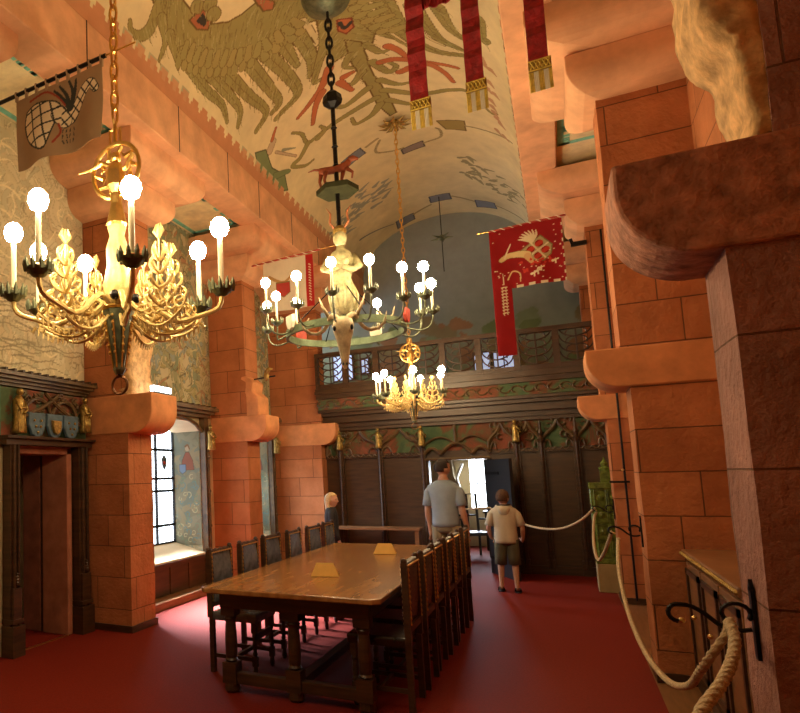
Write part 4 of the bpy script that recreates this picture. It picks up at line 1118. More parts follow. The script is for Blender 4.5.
    # leafy sprays of gilt ironwork between the arms
    def filigree(a, r0, r1, zt):
        m = MB(); c_, s_ = math.cos(a), math.sin(a)
        P = lambda r, z, q=0: ((r) * c_ - q * s_, (r) * s_ + q * c_, z)
        rm = (r0 + r1) / 2
        m.tube(bez(P(.08, 2.50), P(rm * .7, 2.38), P(rm, 2.42), P(rm, zt), 12), [.012 - .0007 * k for k in range(13)], 6)
        for z, s in ((2.50, .10), (2.58, .08), (2.65, .06), (2.71, .04)):
            for sg in (-1, 1):
                m.tube(bez(P(rm, z - .05), P(rm + sg * s, z - .04), P(rm + sg * s * 1.2, z + .03), P(rm + sg * s * .5, z + .035), 9), [.008] * 6 + [.007, .006, .004, .002], 5)
                m.tube(bez(P(rm, z - .05, 0), P(rm, z - .04, sg * s * .8), P(rm, z + .03, sg * s), P(rm, z + .03, sg * s * .4), 9), [.008] * 6 + [.006, .005, .004, .002], 5)
                m.ico(P(rm + sg * s * .8, z + .01), .010)
        for k in range(3): m.tube([P(rm, zt - .02), P(rm + (k - 1) * .022, zt + .015), P(rm + (k - 1) * .012, zt + .05)], [.006, .012, .002], 5)
        for k in range(12):
            q = r0 + (r1 - r0) * k / 11
            z = 2.41 - .05 * math.sin(PI * k / 11)
            m.tube([P(q, z), P(q, z - .03, .008)], [.008, .002], 5)
        m.tube([P(r0 + (r1 - r0) * k / 11, 2.42 - .06 * math.sin(PI * k / 11)) for k in range(12)], .007, 5)
        for k in range(6):
            q = r0 + (r1 - r0) * (k + .5) / 6
            m.torus(P(q, 2.45), .026, .006, 10, 5, 'y')
            m.torus(P(q, 2.50), .018, .005, 10, 5, 'x')
        m.build('foliage_spray', GILDP, t)
    for ad in FOL: filigree(math.radians(ad), .13, .40, 2.78)
    bulbs(t, pos)
    # candle inside the crown
    return t
FOL = [-161, 150, 95, 47, -10, -118]
ANG = (-179, -146, -97, -48, 27, 66, 118, 146)
g1 = gilt_chandelier('large gilt chandelier with leafy arms and candle bulbs, nearest the camera at left', (-1.75, 2.5, -.08), 6.88, ANG)
g2 = dup(g1, (-1.75, 9.72, .12), math.radians(20), 'gilt chandelier hanging far down the hall just in front of the gallery')
g1['group'] = g2['group'] = 'gilt chandeliers'
for ch in [o for o in bpy.data.objects if o.parent == g2 and o.name.split('.')[0] in ('chain', 'ceiling_rose')]: ch.location.z = -.20

# antler chandelier
t = thing('antler_chandelier', 'green ring chandelier with stag skull, carved half figure and small iron dog plate', 'chandelier', (-1.75, 6.4, -.04), math.radians(14))
m = MB(); chain(m, 0, 0, 5.55, 6.45, .1, .014, .03); m.build('chain', IRON, t)
MB().lathe([(.02, 6.42), (.10, 6.46), (.22, 6.52), (.26, 6.60), (.27, 6.66), (.26, 6.70)], (0, 0), 28).build('ceiling_dish', BRONZE, t, smooth=True)
m = MB().lathe([(.03, 5.38), (.09, 5.42), (.10, 5.46), (.09, 5.52), (.03, 5.57)], (0, 0), 6).tube([(0, 0, 4.3), (0, 0, 5.4)], .022, 8).tube([(0, 0, 3.0), (0, 0, 4.35)], .02, 8)
for z in (4.75, 4.95, 5.15): m.lathe([(.02, z), (.035, z + .015), (.02, z + .03)], (0, 0), 8)
m.build('rod', IRON, t)
m = MB().lathe([(.19, 4.46), (.21, 4.47), (.21, 4.52), (.19, 4.53)], (0, 0), 6)
m.build('hexagonal_plate', simple('dark_green_metal', (.035, .036, .016), .9, .0, .3, 12, .2, .1), t)
dg = MB()
def d3(u, v): return (u, 0, 4.53 + v)
dg.tube([d3(-.17, .20), d3(-.12, .19), d3(0, .19), d3(.08, .21), d3(.13, .26)], [.03, .042, .04, .045, .03], 8)
dg.tube([d3(.13, .27), d3(.17, .285), d3(.22, .27)], [.034, .03, .014], 8)
dg.tube([d3(.135, .29), d3(.125, .25)], [.016, .006], 6)
dg.tube([d3(-.16, .21), d3(-.22, .22), d3(-.28, .205)], [.014, .01, .004], 6)
for u, w in ((-.15, .02), (-.10, -.02), (.07, .02)): dg.tube([(u, w, 4.53 + .18), (u - .02, w, 4.53 + .09), (u, w, 4.53), (u + .02, w, 4.53)], [.026, .016, .012, .01], 6)
dg.tube([(.10, -.02, 4.53 + .18), (.16, -.02, 4.53 + .13), (.15, -.02, 4.53 + .07)], [.022, .014, .01], 6)
dg.build('iron_dog', simple('rust_paint', (.30, .075, .03), .6, .1, .3, 20, .2), t, smooth=True)
# half figure of a lady
f = MB().lathe([(.05, 3.22), (.09, 3.30), (.13, 3.42), (.11, 3.50), (.085, 3.58), (.115, 3.68), (.13, 3.76), (.10, 3.84), (.045, 3.88), (.04, 3.92)], (0, 0), 14)
f.ball((0, -.01, 3.99), .075, 12, 10, (.9, 1, 1.15))
for s in (-1, 1):
    f.tube([(s * .11, 0, 3.80), (s * .17, -.05, 3.68), (s * .10, -.14, 3.62), (s * .02, -.16, 3.66)], [.045, .038, .03, .022], 8)
    f.ball((s * .045, -.10, 3.72), .045, 8, 6)
for k in range(9):
    a = 2 * PI * k / 9; f.tube([(.10 * math.cos(a), .10 * math.sin(a), 3.5), (.14 * math.cos(a), .14 * math.sin(a), 3.4), (.12 * math.cos(a), .12 * math.sin(a), 3.25)], .016, 6)
f.tube([(0, .0, 3.3), (0, .15, 3.2), (0, .30, 3.24), (0, .38, 3.36)], [.09, .07, .045, .02], 8)
f.build('carved_figure', simple('painted_figure', (.42, .38, .20), .5, 0, .5, 16, .4), t, smooth=True)
MB().lathe([(.055, 4.03), (.065, 4.05), (.07, 4.08), (.04, 4.12)], (0, 0), 12).build('crown', OLDGOLD, t)
for s in (-1, 1): MB().tube([(s * .03, 0, 4.08), (s * .09, .0, 4.16), (s * .08, 0, 4.26), (s * .12, 0, 4.33)], [.03, .035, .028, .006], 8, flat=.35).build('plume', simple('orange_plume', (.40, .14, .05), .7, 0, .3, 12, .2), t)
rg = MB()
rg.rings([[((.57 + e) * math.cos(a), (.57 + e) * math.sin(a), z) for a in [2 * PI * k / 48 for k in range(48)]] for e, z in ((-.02, 3.0), (.01, 3.0), (.01, 3.07), (-.02, 3.07))], cap=False, close=True)
rg.build('ring', simple('green_ring', (.16, .22, .13), .5, .2, .3, 14, .2), t)
pos = []; 
ar = MB()
for k, ad in enumerate((-95, -118, -150, -170, 140, 165, -72, -50, -28, 0, 25, 60)):
    a = math.radians(ad); R = .82 if k not in (3, 4, 11) else .66; zc = 3.16 if k % 2 else 3.22
    c_, s_ = math.cos(a), math.sin(a)
    b = MB().tube(bez((.57 * c_, .57 * s_, 3.03), (.70 * c_, .70 * s_, 2.96), (R * c_, R * s_, 2.98), (R * c_, R * s_, zc - .02), 8), .009, 6)
    b.build('arm', BRONZE, t)
    cpm = MB(); lamp_cup(cpm, R * c_, R * s_, zc, .05, 8); cpm.build('drip_pan', BRONZE, t)
    pos.append((R * c_, R * s_, zc + .25))
bulbs(t, pos)
for k in range(4):
    a = PI / 2 * k + .4
    MB().tube([(.56 * math.cos(a), .56 * math.sin(a), 3.05), (.03 * math.cos(a), .03 * math.sin(a), 3.55)], .006, 6).build('stay', IRON, t)
# stag skull with antlers hanging on the near side
sk = MB().rings([[(w * math.cos(q), -.57 - .07 + d * math.sin(q), z) for q in [2 * PI * k / 12 for k in range(12)]] for z, w, d in ((3.04, .03, .03), (3.02, .08, .06), (2.96, .095, .07), (2.90, .085, .065), (2.82, .062, .05), (2.72, .045, .04), (2.64, .035, .03), (2.60, .03, .025), (2.57, .012, .012))])
sk.build('skull', BONE, t, smooth=True)
for sp in ((-.075, -.675, 2.935, .026), (.075, -.675, 2.935, .026), (-.015, -.675, 2.61, .013), (.015, -.675, 2.61, .013)): MB().ball(sp[:3], sp[3], 10, 8, (.6, .8, 1)).build('socket', IRON, t)
for s in (-1, 1):
    m = MB().tube(bez((s * .04, -.62, 3.02), (s * .14, -.60, 3.16), (s * .10, -.50, 2.96), (s * .24, -.46, 2.94), 10) + bez((s * .24, -.46, 2.94), (s * .36, -.40, 2.96), (s * .38, -.3, 3.06), (s * .33, -.2, 3.16), 8)[1:], [.028 - .0012 * k for k in range(19)], 8)
    m.tube([(s * .12, -.57, 3.06), (s * .17, -.60, 3.15), (s * .2, -.62, 3.24)], [.018, .013, .003], 6)
    m.tube([(s * .30, -.44, 2.95), (s * .36, -.52, 2.99), (s * .38, -.56, 3.08)], [.016, .012, .003], 6)
    m.tube([(s * .36, -.33, 3.02), (s * .44, -.34, 3.09), (s * .46, -.33, 3.17)], [.015, .011, .003], 6)
    m.build('antler', BONE, t, smooth=True)
for k, ad in enumerate((-20, 60, 140, 215)):
    a = math.radians(ad); s = MB()
    shield(s, 0, 0, 0, .13, .15); o = s.build('shield', WHITE if k % 2 else REDP, t); o.location = (.59 * math.cos(a), .59 * math.sin(a), 3.10); o.rotation_euler = (0, 0, a)
# small gilt pendant far above the gallery
t = thing('hanging_pendant', 'tiny star shaped pendant lamp on a cord under the far vault', 'lamp', (-1.62, 12.9, 0))
MB().tube([(0, 0, 6.0), (0, 0, 6.75)], .008, 6).tube([(0, 0, 5.3), (0, 0, 5.9)], .008, 6).build('cord', IRON, t)
m = MB().ball((0, 0, 5.95), .06, 10, 8)
for k in range(8):
    a = 2 * PI * k / 8; m.tube([(0, 0, 5.95), (.2 * math.cos(a), .2 * math.sin(a), 5.93 + .05 * (k % 2))], [.03, .003], 6)
m.build('star', BRONZE, t)

# ------------------------------------------------------------ banners
def pole(x0, x1, y, z0, z1, r, mat, par, twist=False, name='pole'):
    MB().tube([(x0, y, z0), (x1, y, z1)], r, 8).build(name, mat, par)
    if twist:
        n = 60; pts = [(x0 + (x1 - x0) * i / n, y + r * 1.05 * math.cos(i * 1.1), z0 + (z1 - z0) * i / n + r * 1.05 * math.sin(i * 1.1)) for i in range(n + 1)]
        MB().tube(pts, r * .55, 5).build('spiral_stripe', WHITE, par)
def cloth(cv_, name, mat, par, y, amp=.02, fr=7, zt=0):
    def fn(U, V):
        return U, y + amp * np.sin(U * fr * 2.2 + .7 * np.sin(V * 3)) * np.clip((zt - V) * 2.5, 0.15, 1) + .3 * amp * np.sin(V * 9 + U * 3), V
    return cv_.mesh(name, fn, mat, par, .004)
# grey-brown banner on a black pole at the left
t = thing('hanging_banner', 'grey brown banner with a white chequered crest on a black pole, upper left', 'banner')
pole(-4.6, -2.95, 4.10, 5.02, 5.05, .018, IRON, t)
pole(-2.95, -2.66, 4.10, 5.05, 5.055, .008, GILD, t, name='pole_tip')
c = Canvas(-3.95, -2.98, 4.34, 4.99, .006, (0.36, 0.25, 0.145))
rb = np.random.default_rng(2)
W_, K_, R_ = (.80, .72, .52), (.045, .05, .045), (.33, .06, .04)
c.poly(catmull([(-3.82, 4.84), (-3.70, 4.88), (-3.50, 4.84), (-3.44, 4.76), (-3.50, 4.62), (-3.58, 4.43), (-3.70, 4.47), (-3.80, 4.58), (-3.84, 4.72), (-3.82, 4.84)], 5), W_, K_, .014)
c.stroke([(-3.42, 4.70), (-3.34, 4.66), (-3.26, 4.74), (-3.18, 4.83), (-3.10, 4.86), (-3.05, 4.80)], .13, .06, W_, K_, .007)
c.stroke([(-3.46, 4.72), (-3.40, 4.64)], .13, .12, W_, K_, .007)
white = np.abs(c.c - np.array(W_, np.float32)).sum(-1) < .01
q1 = (np.abs(((c.U * .97 + c.V * .25 + 10) / .105) % 1 - .5) > .42) | (np.abs(((c.V * .97 - c.U * .2 + 10) / .105) % 1 - .5) > .42)
q2 = (np.abs(((c.U * .8 + c.V * .6 + 10) / .075) % 1 - .5) > .40) | (np.abs(((c.V * .8 - c.U * .6 + 10) / .075) % 1 - .5) > .40)
c.c[white & np.where(c.U < -3.44, q1, q2)] = K_
for p in ([(-3.36, 4.74), (-3.42, 4.84), (-3.50, 4.93)], [(-3.35, 4.74), (-3.38, 4.86), (-3.44, 4.95)], [(-3.34, 4.75), (-3.31, 4.87), (-3.34, 4.97)], [(-3.34, 4.75), (-3.28, 4.88), (-3.26, 4.95)]): c.stroke(p, .05, .02, K_)
c.stroke([(-3.78, 4.93), (-3.60, 4.95), (-3.48, 4.88), (-3.40, 4.78)], .022, .014, R_); c.stroke([(-3.46, 4.62), (-3.44, 4.54), (-3.50, 4.46)], .02, .02, R_)
for i in range(4):
    for j in range(3): c.stroke([(-3.42 + i * .035, 4.56 - j * .05), (-3.42 + i * .035 + rb.uniform(-.01, .02), 4.53 - j * .05)], .010, .008, K_)
cloth(c, 'cloth', VCC, t, 4.10, .04, 5, 5.0)
GREYC = simple('grey_cloth', (.36, .25, .145), .85, 0, .2, 10, .2)
for i in range(9):
    x = -3.93 + i * .117; z = 5.035 + (x + 3.8) * .017
    MB().box(x - .014, x + .014, 4.092, 4.108, 4.97, z - .014).torus((x, 4.10, z), .022, .008, 12, 5, 'x').build('loop', GREYC, t)
# red banner with coat of arms at the right
t = thing('hanging_banner', 'red banner with embroidered helmet and shield and one long tail, before the gallery', 'banner')
pole(-.74, -.60, 9.3, 4.69, 4.69, .009, GILD, t, name='pole_tip')
pole(-.60, .50, 9.3, 4.69, 4.735, .013, REDP, t, True)
RB = (.27, .010, .012)
c = Canvas(-.60, .22, 3.04, 4.70, .006, RB)
GD, DKK, OG = (.70, .55, .26), (.20, .16, .06), (.72, .64, .42)
ang = .62
def rr(u, v): return (-.06 + (u * math.cos(ang) - v * math.sin(ang)), 4.34 + (u * math.sin(ang) + v * math.cos(ang)))
c.poly([rr(*p) for p in ((-.13, .13), (.14, .13), (.16, -.05), (.08, -.13), (-.04, -.15), (-.13, -.06))], (.42, .36, .18), DKK, .012)
for u, v in ((-.06, .06), (.06, .06), (-.05, -.06), (.06, -.05)): c.seg(rr(u, v), rr(u + .01, v), .085, .085, RB); c.seg(rr(u - .02, v), rr(u + .03, v), .05, .05, (.52, .05, .03))
c.seg(rr(-.13, 0), rr(.14, 0), .02, .02, OG); c.seg(rr(0, .13), rr(0, -.13), .02, .02, OG)
for k in range(7):
    a = 1.0 + k * .28; c.stroke([(-.12, 4.46), (-.12 + .10 * math.cos(a), 4.46 + .09 * math.sin(a)), (-.12 + .15 * math.cos(a + .2), 4.48 + .13 * math.sin(a + .2))], .04, .012, OG)
c.stroke([(-.48, 4.28), (-.40, 4.33), (-.28, 4.33), (-.18, 4.30)], .05, .09, GD, DKK, .005); c.stroke([(-.44, 4.30), (-.40, 4.40), (-.36, 4.48)], .02, .012, OG)
c.stroke([(-.18, 4.28), (-.14, 4.20)], .08, .05, (.62, .38, .18)); c.stroke([(-.42, 4.02), (-.36, 4.12), (-.28, 4.08), (-.28, 3.98)], .018, .014, GD)
for k in range(16): 
    x, y = rb.uniform(-.26, .10), rb.uniform(4.08, 4.24); c.stroke([(x, y), (x + rb.uniform(-.04, .04), y + rb.uniform(-.04, .04))], .035, .01, (.55, .05, .03))
for x, y in ((-.08, 4.06), (-.04, 4.10), (-.12, 4.04), (.12, 4.18)): c.stroke([(x - .03, y), (x + .03, y + .02)], .03, .015, OG); c.stroke([(x, y - .03), (x, y + .03)], .02, .01, OG)
for k in range(40): 
    x, y = rb.uniform(-.57, .2), rb.uniform(3.92, 4.66); c.seg((x, y), (x + .006, y), .012, .012, OG)
for k in range(9):   # blackletter running down the tail
    z = 3.92 - k * .042
    c.seg((-.50, z), (-.44, z + .006), .012, .012, OG); c.seg((-.50, z), (-.49, z - .026), .010, .010, OG); c.seg((-.46, z + .004), (-.45, z - .022), .010, .010, OG)
c.stroke([(-.47, 3.96), (-.475, 4.10)], .015, .01, OG)
c.mask = (c.V > 3.90) | (c.U < -.385)
tm = c.V < 3.935
edge = tm & (c.U > -.37) & ((((c.U + 1) / .135) % 1) < .55); c.c[edge] = OG
c.c[(c.U > .205) & ((((c.V) / .10) % 1) < .4)] = OG
cloth(c, 'cloth', VCC, t, 9.3, .025, 6, 4.7)
# white banner with a red edge behind the antler chandelier
t = thing('hanging_banner', 'white banner with red border hanging behind the antler chandelier', 'banner')
pole(-4.0, -2.72, 8.9, 4.72, 4.78, .013, REDP, t, True); pole(-2.72, -2.50, 8.9, 4.78, 4.79, .008, GILD, t, name='pole_tip')
c = Canvas(-3.60, -2.84, 3.98, 4.74, .008, (.78, .70, .54))
c.c[c.U > -2.95] = (.42, .02, .02); c.stroke([(-3.5, 4.5), (-3.3, 4.4), (-3.15, 4.5)], .05, .03, (.5, .3, .12)); c.poly([(-3.4, 4.4), (-3.2, 4.4), (-3.2, 4.25), (-3.3, 4.18), (-3.4, 4.25)], (.45, .06, .05), DKK, .01)
for k in range(14): c.seg((-2.90, 4.6 - k * .04), (-2.88, 4.585 - k * .04), .012, .012, OG)
cloth(c, 'cloth', VCC, t, 8.9, .02, 6, 4.74)
# red banner whose fringed tails hang into view at the top right
t = thing('hanging_banner', 'red velvet banner with gold fringed tails hanging from the top right', 'banner')
pole(-.6, .50, 3.15, 4.36, 4.40, .014, MIDW, t); t.scale = (.968, .968, .968); t.location = (0, 0, .0512)
def tail(x0, x1, zt, zb, y):
    n = 26; m = MB()
    rs = []
    for i in range(n + 1):
        z = zb + (zt - zb) * i / n; dy = .012 * math.sin(i * 1.9) + .006 * math.sin(i * 4.1); k = (i / n - 1) * .006
        rs.append([(x0 + k, y + dy, z), (x1 + k, y + dy * .6 - .004, z), (x1 + k, y + dy + .008, z), (x0 + k, y + dy + .010, z)])
    m.rings(rs); m.build('tail', REDV, t, smooth=False)
    w = x1 - x0
    MB().box(x0 - .008, x1 + .004, y - .006, y + .016, zb - .045, zb + .005).build('gold_braid', OLDGOLD, t)
    f = MB()
    for q in range(3):
        f.box(x0 - .006 + q * .008, x0 - .004 + q * .008, y - .008, y, zb - .045, zb)
    nn = 14
    fa, fb = MB(), MB()
    for k in range(nn):
        x = x0 - .008 + (w + .012) * (k + .5) / nn
        (fa if (k // 3) % 2 == 0 else fb).tube([(x, y + .004, zb - .04), (x + .001, y + .004, zb - .135)], .0036, 5)
    fa.build('fringe', YEL, t); fb.build('fringe', WHITE, t)
    br = MB()
    for k in range(5):
        x = x0 + w * k / 5
        br.tube([(x, y - .010, zb - .038), (x + w / 5, y - .010, zb)], .003, 4).tube([(x + w / 5, y - .010, zb - .038), (x, y - .010, zb)], .003, 4)
    br.tube([(x0 - .008, y - .01, zb), (x1 + .004, y - .01, zb)], .004, 4).tube([(x0 - .008, y - .01, zb - .042), (x1 + .004, y - .01, zb - .042)], .004, 4)
    br.build('lattice', YEL, t)
tail(-.484, -.404, 4.36, 3.345, 3.15); tail(-.240, -.166, 4.37, 3.355, 3.15); tail(.012, .088, 4.40, 3.365, 3.15)
m = MB(); rs = []
for i in range(15):
    x = -.42 + .20 * i / 14; s = .01 * math.sin(i * 1.7); z = 3.80 + .012 * i / 14 - .018 * math.sin(PI * i / 14)
    rs.append([(x, 3.15 + s, z), (x, 3.158 + s, z), (x, 3.158 - s, z + .055), (x, 3.15 - s, z + .055)])
m.rings(rs); m.build('cross_band', REDV, t)
m = MB(); rs = []
for i in range(30):
    x = -.48 + .57 * i / 29; s = .012 * math.sin(i * 1.3)
    rs.append([(x, 3.162 + s, 4.02), (x, 3.17 + s, 4.02), (x, 3.17, 4.36), (x, 3.162, 4.36)])
m.rings(rs); m.build('cloth', REDV, t)

# ------------------------------------------------------------ things at the right
# wooden chest-high cabinet between two piers
t = thing('wooden_cabinet', 'long brown wooden cabinet with carved top edge between the two nearest right piers', 'cabinet', (.86, 5.2, 0))
MB().box(-.12, .14, -.86, .93, .08, .93).build('body', MIDW, t)
MB().box(-.16, .15, -.88, .95, .93, .985).build('top', MIDW, t, bevel=.01)
MB().box(-.145, .14, -.88, .94, 0, .08).build('plinth', DARK, t)
for i in range(3):
    y0 = -.83 + i * .59
    d = MB().box(-.145, -.12, y0, y0 + .55, .12, .90).build('door', MIDW, t, bevel=.004)
    f = MB()
    for q in ((y0 + .03, y0 + .07, .16, .86), (y0 + .48, y0 + .52, .16, .86), (y0 + .03, y0 + .52, .16, .20), (y0 + .03, y0 + .52, .82, .86)): f.box(-.158, -.145, *q)
    f.build('moulding', DARK, d); MB().ball((-.165, y0 + .28, .55), .016, 8, 6).build('knob', BRASS, d)
m = MB()
for i in range(44): m.ball((-.162, -.86 + i * .0415, .957), .015, 6, 4)
m.build('carved_edge', OLDGOLD, t)
# tiled stove
t = thing('tiled_stove', 'narrow green glazed tile stove on a beige plinth at the far right', 'stove', (.44, 10.42, 0))
MB().box(-.16, .2, -.2, .2, 0, .36).build('plinth', simple('beige_stone', (.33, .23, .10), .8, 0, .15, 6, .1), t, bevel=.01)
MB().box(-.14, .18, -.18, .18, .36, 1.36).box(-.17, .2, -.2, .2, 1.32, 1.40).box(-.16, .2, -.2, .2, .36, .42).build('body', TILEG, t, bevel=.008)
m = MB()
for i in range(4):
    for j in range(2):
        xa, za = -.12 + j * .15, .45 + i * .22
        m.tube([(xa, -.19, za), (xa + .13, -.19, za), (xa + .13, -.19, za + .19), (xa, -.19, za + .19)], .012, 6, close=True)
        m.ball((xa + .065, -.185, za + .095), .045, 8, 6, (1, .5, 1))
    for j in range(2):
        ya, za = -.16 + j * .17, .45 + i * .22
        m.tube([(-.15, ya, za), (-.15, ya + .15, za), (-.15, ya + .15, za + .19), (-.15, ya, za + .19)], .012, 6, close=True)
m.build('tile_relief', TILEG, t)
m = MB().box(-.03, .09, -.08, .08, 1.40, 1.56).lathe([(.06, 1.56), (.07, 1.59), (.035, 1.61), (.045, 1.65), (.015, 1.69), (.004, 1.73)], (.03, 0), 8)
m.build('crest', TILEG, t)
# wrought iron rope hooks and ropes
def hook(x, y, z, lab, sc=1.0):
    t = thing('rope_hook', lab, 'hook', (x, y, z), 0, 'rope hooks on the right piers'); t.scale = (sc, sc, sc)
    MB().box(-.006, .004, -.016, .016, -.11, .11).prism([(-.02, .10), (.02, .10), (0, .135)], lambda u, v: (-.006, u, v), lambda u, v: (.004, u, v)).build('wall_plate', IRON, t)
    R = .035
    m = MB()
    p = [(-.01, 0, .01)] + [(-.045 + .036 * math.cos(a), -.002, .028 + .030 * math.sin(a)) for a in [(-.5 + .45 * k) for k in range(11)]]
    m.tube(p, .0065, 7)
    p = bez((-.01, 0, -.02), (-.10, 0, -.05), (-.10, 0, .03), (-.17, 0, .045), 10) + [(-.19 + .028 * math.cos(a), 0, .018 + .028 * math.sin(a)) for a in [PI * .45 + .4 * k for k in range(9)]]
    m.tube(p, [.007] * len(p), 7)
    m.build('scroll', IRON, t)
    MB().ball((-.183, 0, -.006), .010, 8, 6).build('knob', BRASS, t)
    return t
hook(.493, 2.826, 1.087, 'black scrolled iron rope hook on the nearest right pier', 1.03)
hook(.494, 6.42, 1.075, 'black scrolled iron rope hook on the second right pier')
hook(.494, 9.72, 1.075, 'black scrolled iron rope hook on the far right pier')
def rope(pts, r, lab, name='barrier_rope', loopends=True):
    P = catmull(pts, 10); t = thing(name, lab, 'rope', (0, 0, 0), 0, 'barrier ropes')
    o = MB().tube(P, r, 8).build('core', ROPE, t, smooth=True)
    # three laid strands
    L = [0]
    for a, b in zip(P, P[1:]): L.append(L[-1] + math.dist(a, b))
    N = int(L[-1] / .012)
    for s in range(3):
        q = []; i = 0
        for k in range(N):
            d = L[-1] * k / (N - 1)
            while i < len(L) - 2 and L[i + 1] < d: i += 1
            f = (d - L[i]) / max(1e-6, L[i + 1] - L[i]); p = Vector(P[i]).lerp(Vector(P[i + 1]), f)
            dr = (Vector(P[i + 1]) - Vector(P[i])).normalized(); e = dr.cross(Vector((0, 0, 1)) if abs(dr.z) < .95 else Vector((1, 0, 0))).normalized(); g = dr.cross(e)
            ph = 2 * PI * s / 3 + d / (r * 9) * 2 * PI
            q.append(p + (e * math.cos(ph) + g * math.sin(ph)) * r * .55)
        MB().tube(q, r * .62, 6).build('strand', ROPE, t, smooth=True)
    return t
rope([(.423, 2.81, 1.09), (.410, 2.77, 1.06), (.374, 2.775, 1.0), (.347, 2.87, .915), (.338, 3.2, .77), (.322, 3.75, .65), (.307, 4.6, .588), (.295, 5.4, .66), (.30, 6.0, .83), (.325, 6.30, .98), (.335, 6.38, 1.03)], .0125, 'beige rope drooping between the nearest and second right piers')
rope([(.423, 2.785, 1.096), (.414, 2.68, 1.06), (.376, 2.52, 1.028), (.315, 2.32, 1.006), (.243, 2.14, .97), (.20, 1.9, .93), (.20, 1.6, .90)], .0145, 'thick beige twisted rope leaving the nearest hook toward the camera')
rope([(.30, 6.50, 1.07), (.25, 6.9, .86), (.22, 7.6, .72), (.22, 8.4, .80), (.27, 9.3, 1.00), (.31, 9.66, 1.045)], .013, 'beige rope drooping between the second and far right piers')
rope([(.30, 9.77, 1.10), (.12, 9.9, .92), (-.12, 10.2, .80), (-.45, 10.6, .80), (-.85, 11.1, .93), (-1.02, 11.35, 1.02)], .014, 'beige rope sagging across the aisle to the open door')
MB().tube([(-1.02, 11.35, 1.02), (-1.5, 11.45, .98), (-1.95, 11.62, 1.02)], .014, 8).build('barrier_rope', ROPE)
tag(bpy.data.objects['barrier_rope.004'] if 'barrier_rope.004' in bpy.data.objects else bpy.data.objects[-1], 'short beige rope stretched across the doorway behind the man', 'rope', 'barrier ropes')
tag(MB().tube([(.62, 9.43, .05), (.62, 9.43, 4.5)], .012, 8).build('iron_pipe', IRON), 'thin dark vertical pipe running up the far right pier', 'pipe')
t = thing('iron_latch', 'black iron latch bar fixed on the far right pier beside the pipe', 'latch', (.5, 9.40, 1.42))
MB().box(-.04, .16, -.012, .03, -.012, .012).build('bar', IRON, t); MB().ball((.10, -.02, .14), .015, 8, 6).build('stud', BRASS, t)
tag(MB().box(.30, .47, 9.46, 9.50, 4.36, 4.41).tube([(.32, 9.48, 4.38), (.30, 9.48, 4.46)], .02, 6).build('pole_bracket', IRON), 'dark iron pole bracket high on the far right pier', 'bracket')
# iron arm on the second left pier
t = thing('wall_bracket', 'small iron arm with a carved bird on the second left pier', 'bracket', (-3.70, 9.1, 3.05))
MB().tube([(-.2, 0, 0), (.14, 0, .02)], .012, 6).build('arm', IRON, t)
MB().ball((0, 0, .03), .06, 8, 6, (.8, .6, 1.2)).tube([(.0, 0, .08), (.05, 0, .14), (.10, 0, .13)], [.04, .03, .008], 6).build('carving', OLDGOLD, t, smooth=True)
# spotlight resting on the corbel of the nearest left pier
t = thing('spotlight', 'small white lit lamp box lying on the corbel of the left pier', 'lamp', (-3.78, 6.12, 2.521))
MB().box(.02, .085, -.20, .17, 0, .015).build('base', IRON, t)
MB().box(.03, .085, -.20, .16, .015, .08).build('lit_face', emit('lamp_face', (.85, .93, 1.0), 6), t, bevel=.006)
# armchair silhouettes in the next room
t = thing('armchair', 'dark wooden armchair in the room beyond the open door', 'chair', (-1.55, 13.6, 0), .5)
MB().box(-.25, .25, -.25, .25, .40, .46).build('seat', BLACKC, t)
MB().tube([(-.22, .24, .46), (-.22, .28, 1.15), (.22, .28, 1.15), (.22, .24, .46)], .025, 6).tube([(0, .26, .46), (0, .28, 1.15)], .06, 6).tube([(-.22, .27, .75), (.22, .27, .75)], .02, 6).build('backrest', BLACKC, t)
for s in (-1, 1):
    MB().tube([(s * .25, .24, .68), (s * .26, -.2, .70), (s * .25, -.22, .42)], .022, 6).build('armrest', BLACKC, t)
    for y in (-.22, .22): MB().tube([(s * .22, y, 0), (s * .22, y, .42)], .022, 6).build('leg', BLACKC, t)
t = thing('side_table', 'dark side table under the bright window of the next room', 'table', (-.95, 14.9, 0))
MB().box(-.5, .35, -.25, .25, .74, .78).build('tabletop', BLACKC, t)
for x in (-.45, .3):
    for y in (-.2, .2): MB().box(x - .02, x + .02, y - .02, y + .02, 0, .74).build('leg', BLACKC, t)
t = thing('curved_screen', 'pale curved fireplace hood against the wall of the next room', 'hood', (-2.35, 15.3, 0))
m = MB().rings([[(-w, -d, z), (w, -d, z), (w, .15, z), (-w, .15, z)] for z, w, d in ((.9, .50, .30), (1.2, .46, .26), (1.5, .34, .16), (1.8, .30, .08), (2.4, .28, .05))]); m.build('hood', simple('pale_hood', (.6, .5, .34), .8, 0, .1, 4, .1), t)
MB().tube([(.52, -.30, 0), (.50, -.3, .9), (.46, -.26, 1.2), (.40, -.18, 1.45), (.52, -.10, 1.75)], .03, 8).tube([(-.52, -.30, 0), (-.50, -.3, .9), (-.46, -.26, 1.2), (-.40, -.18, 1.45), (-.52, -.10, 1.75)], .03, 8).build('pillar', WHITE, t)

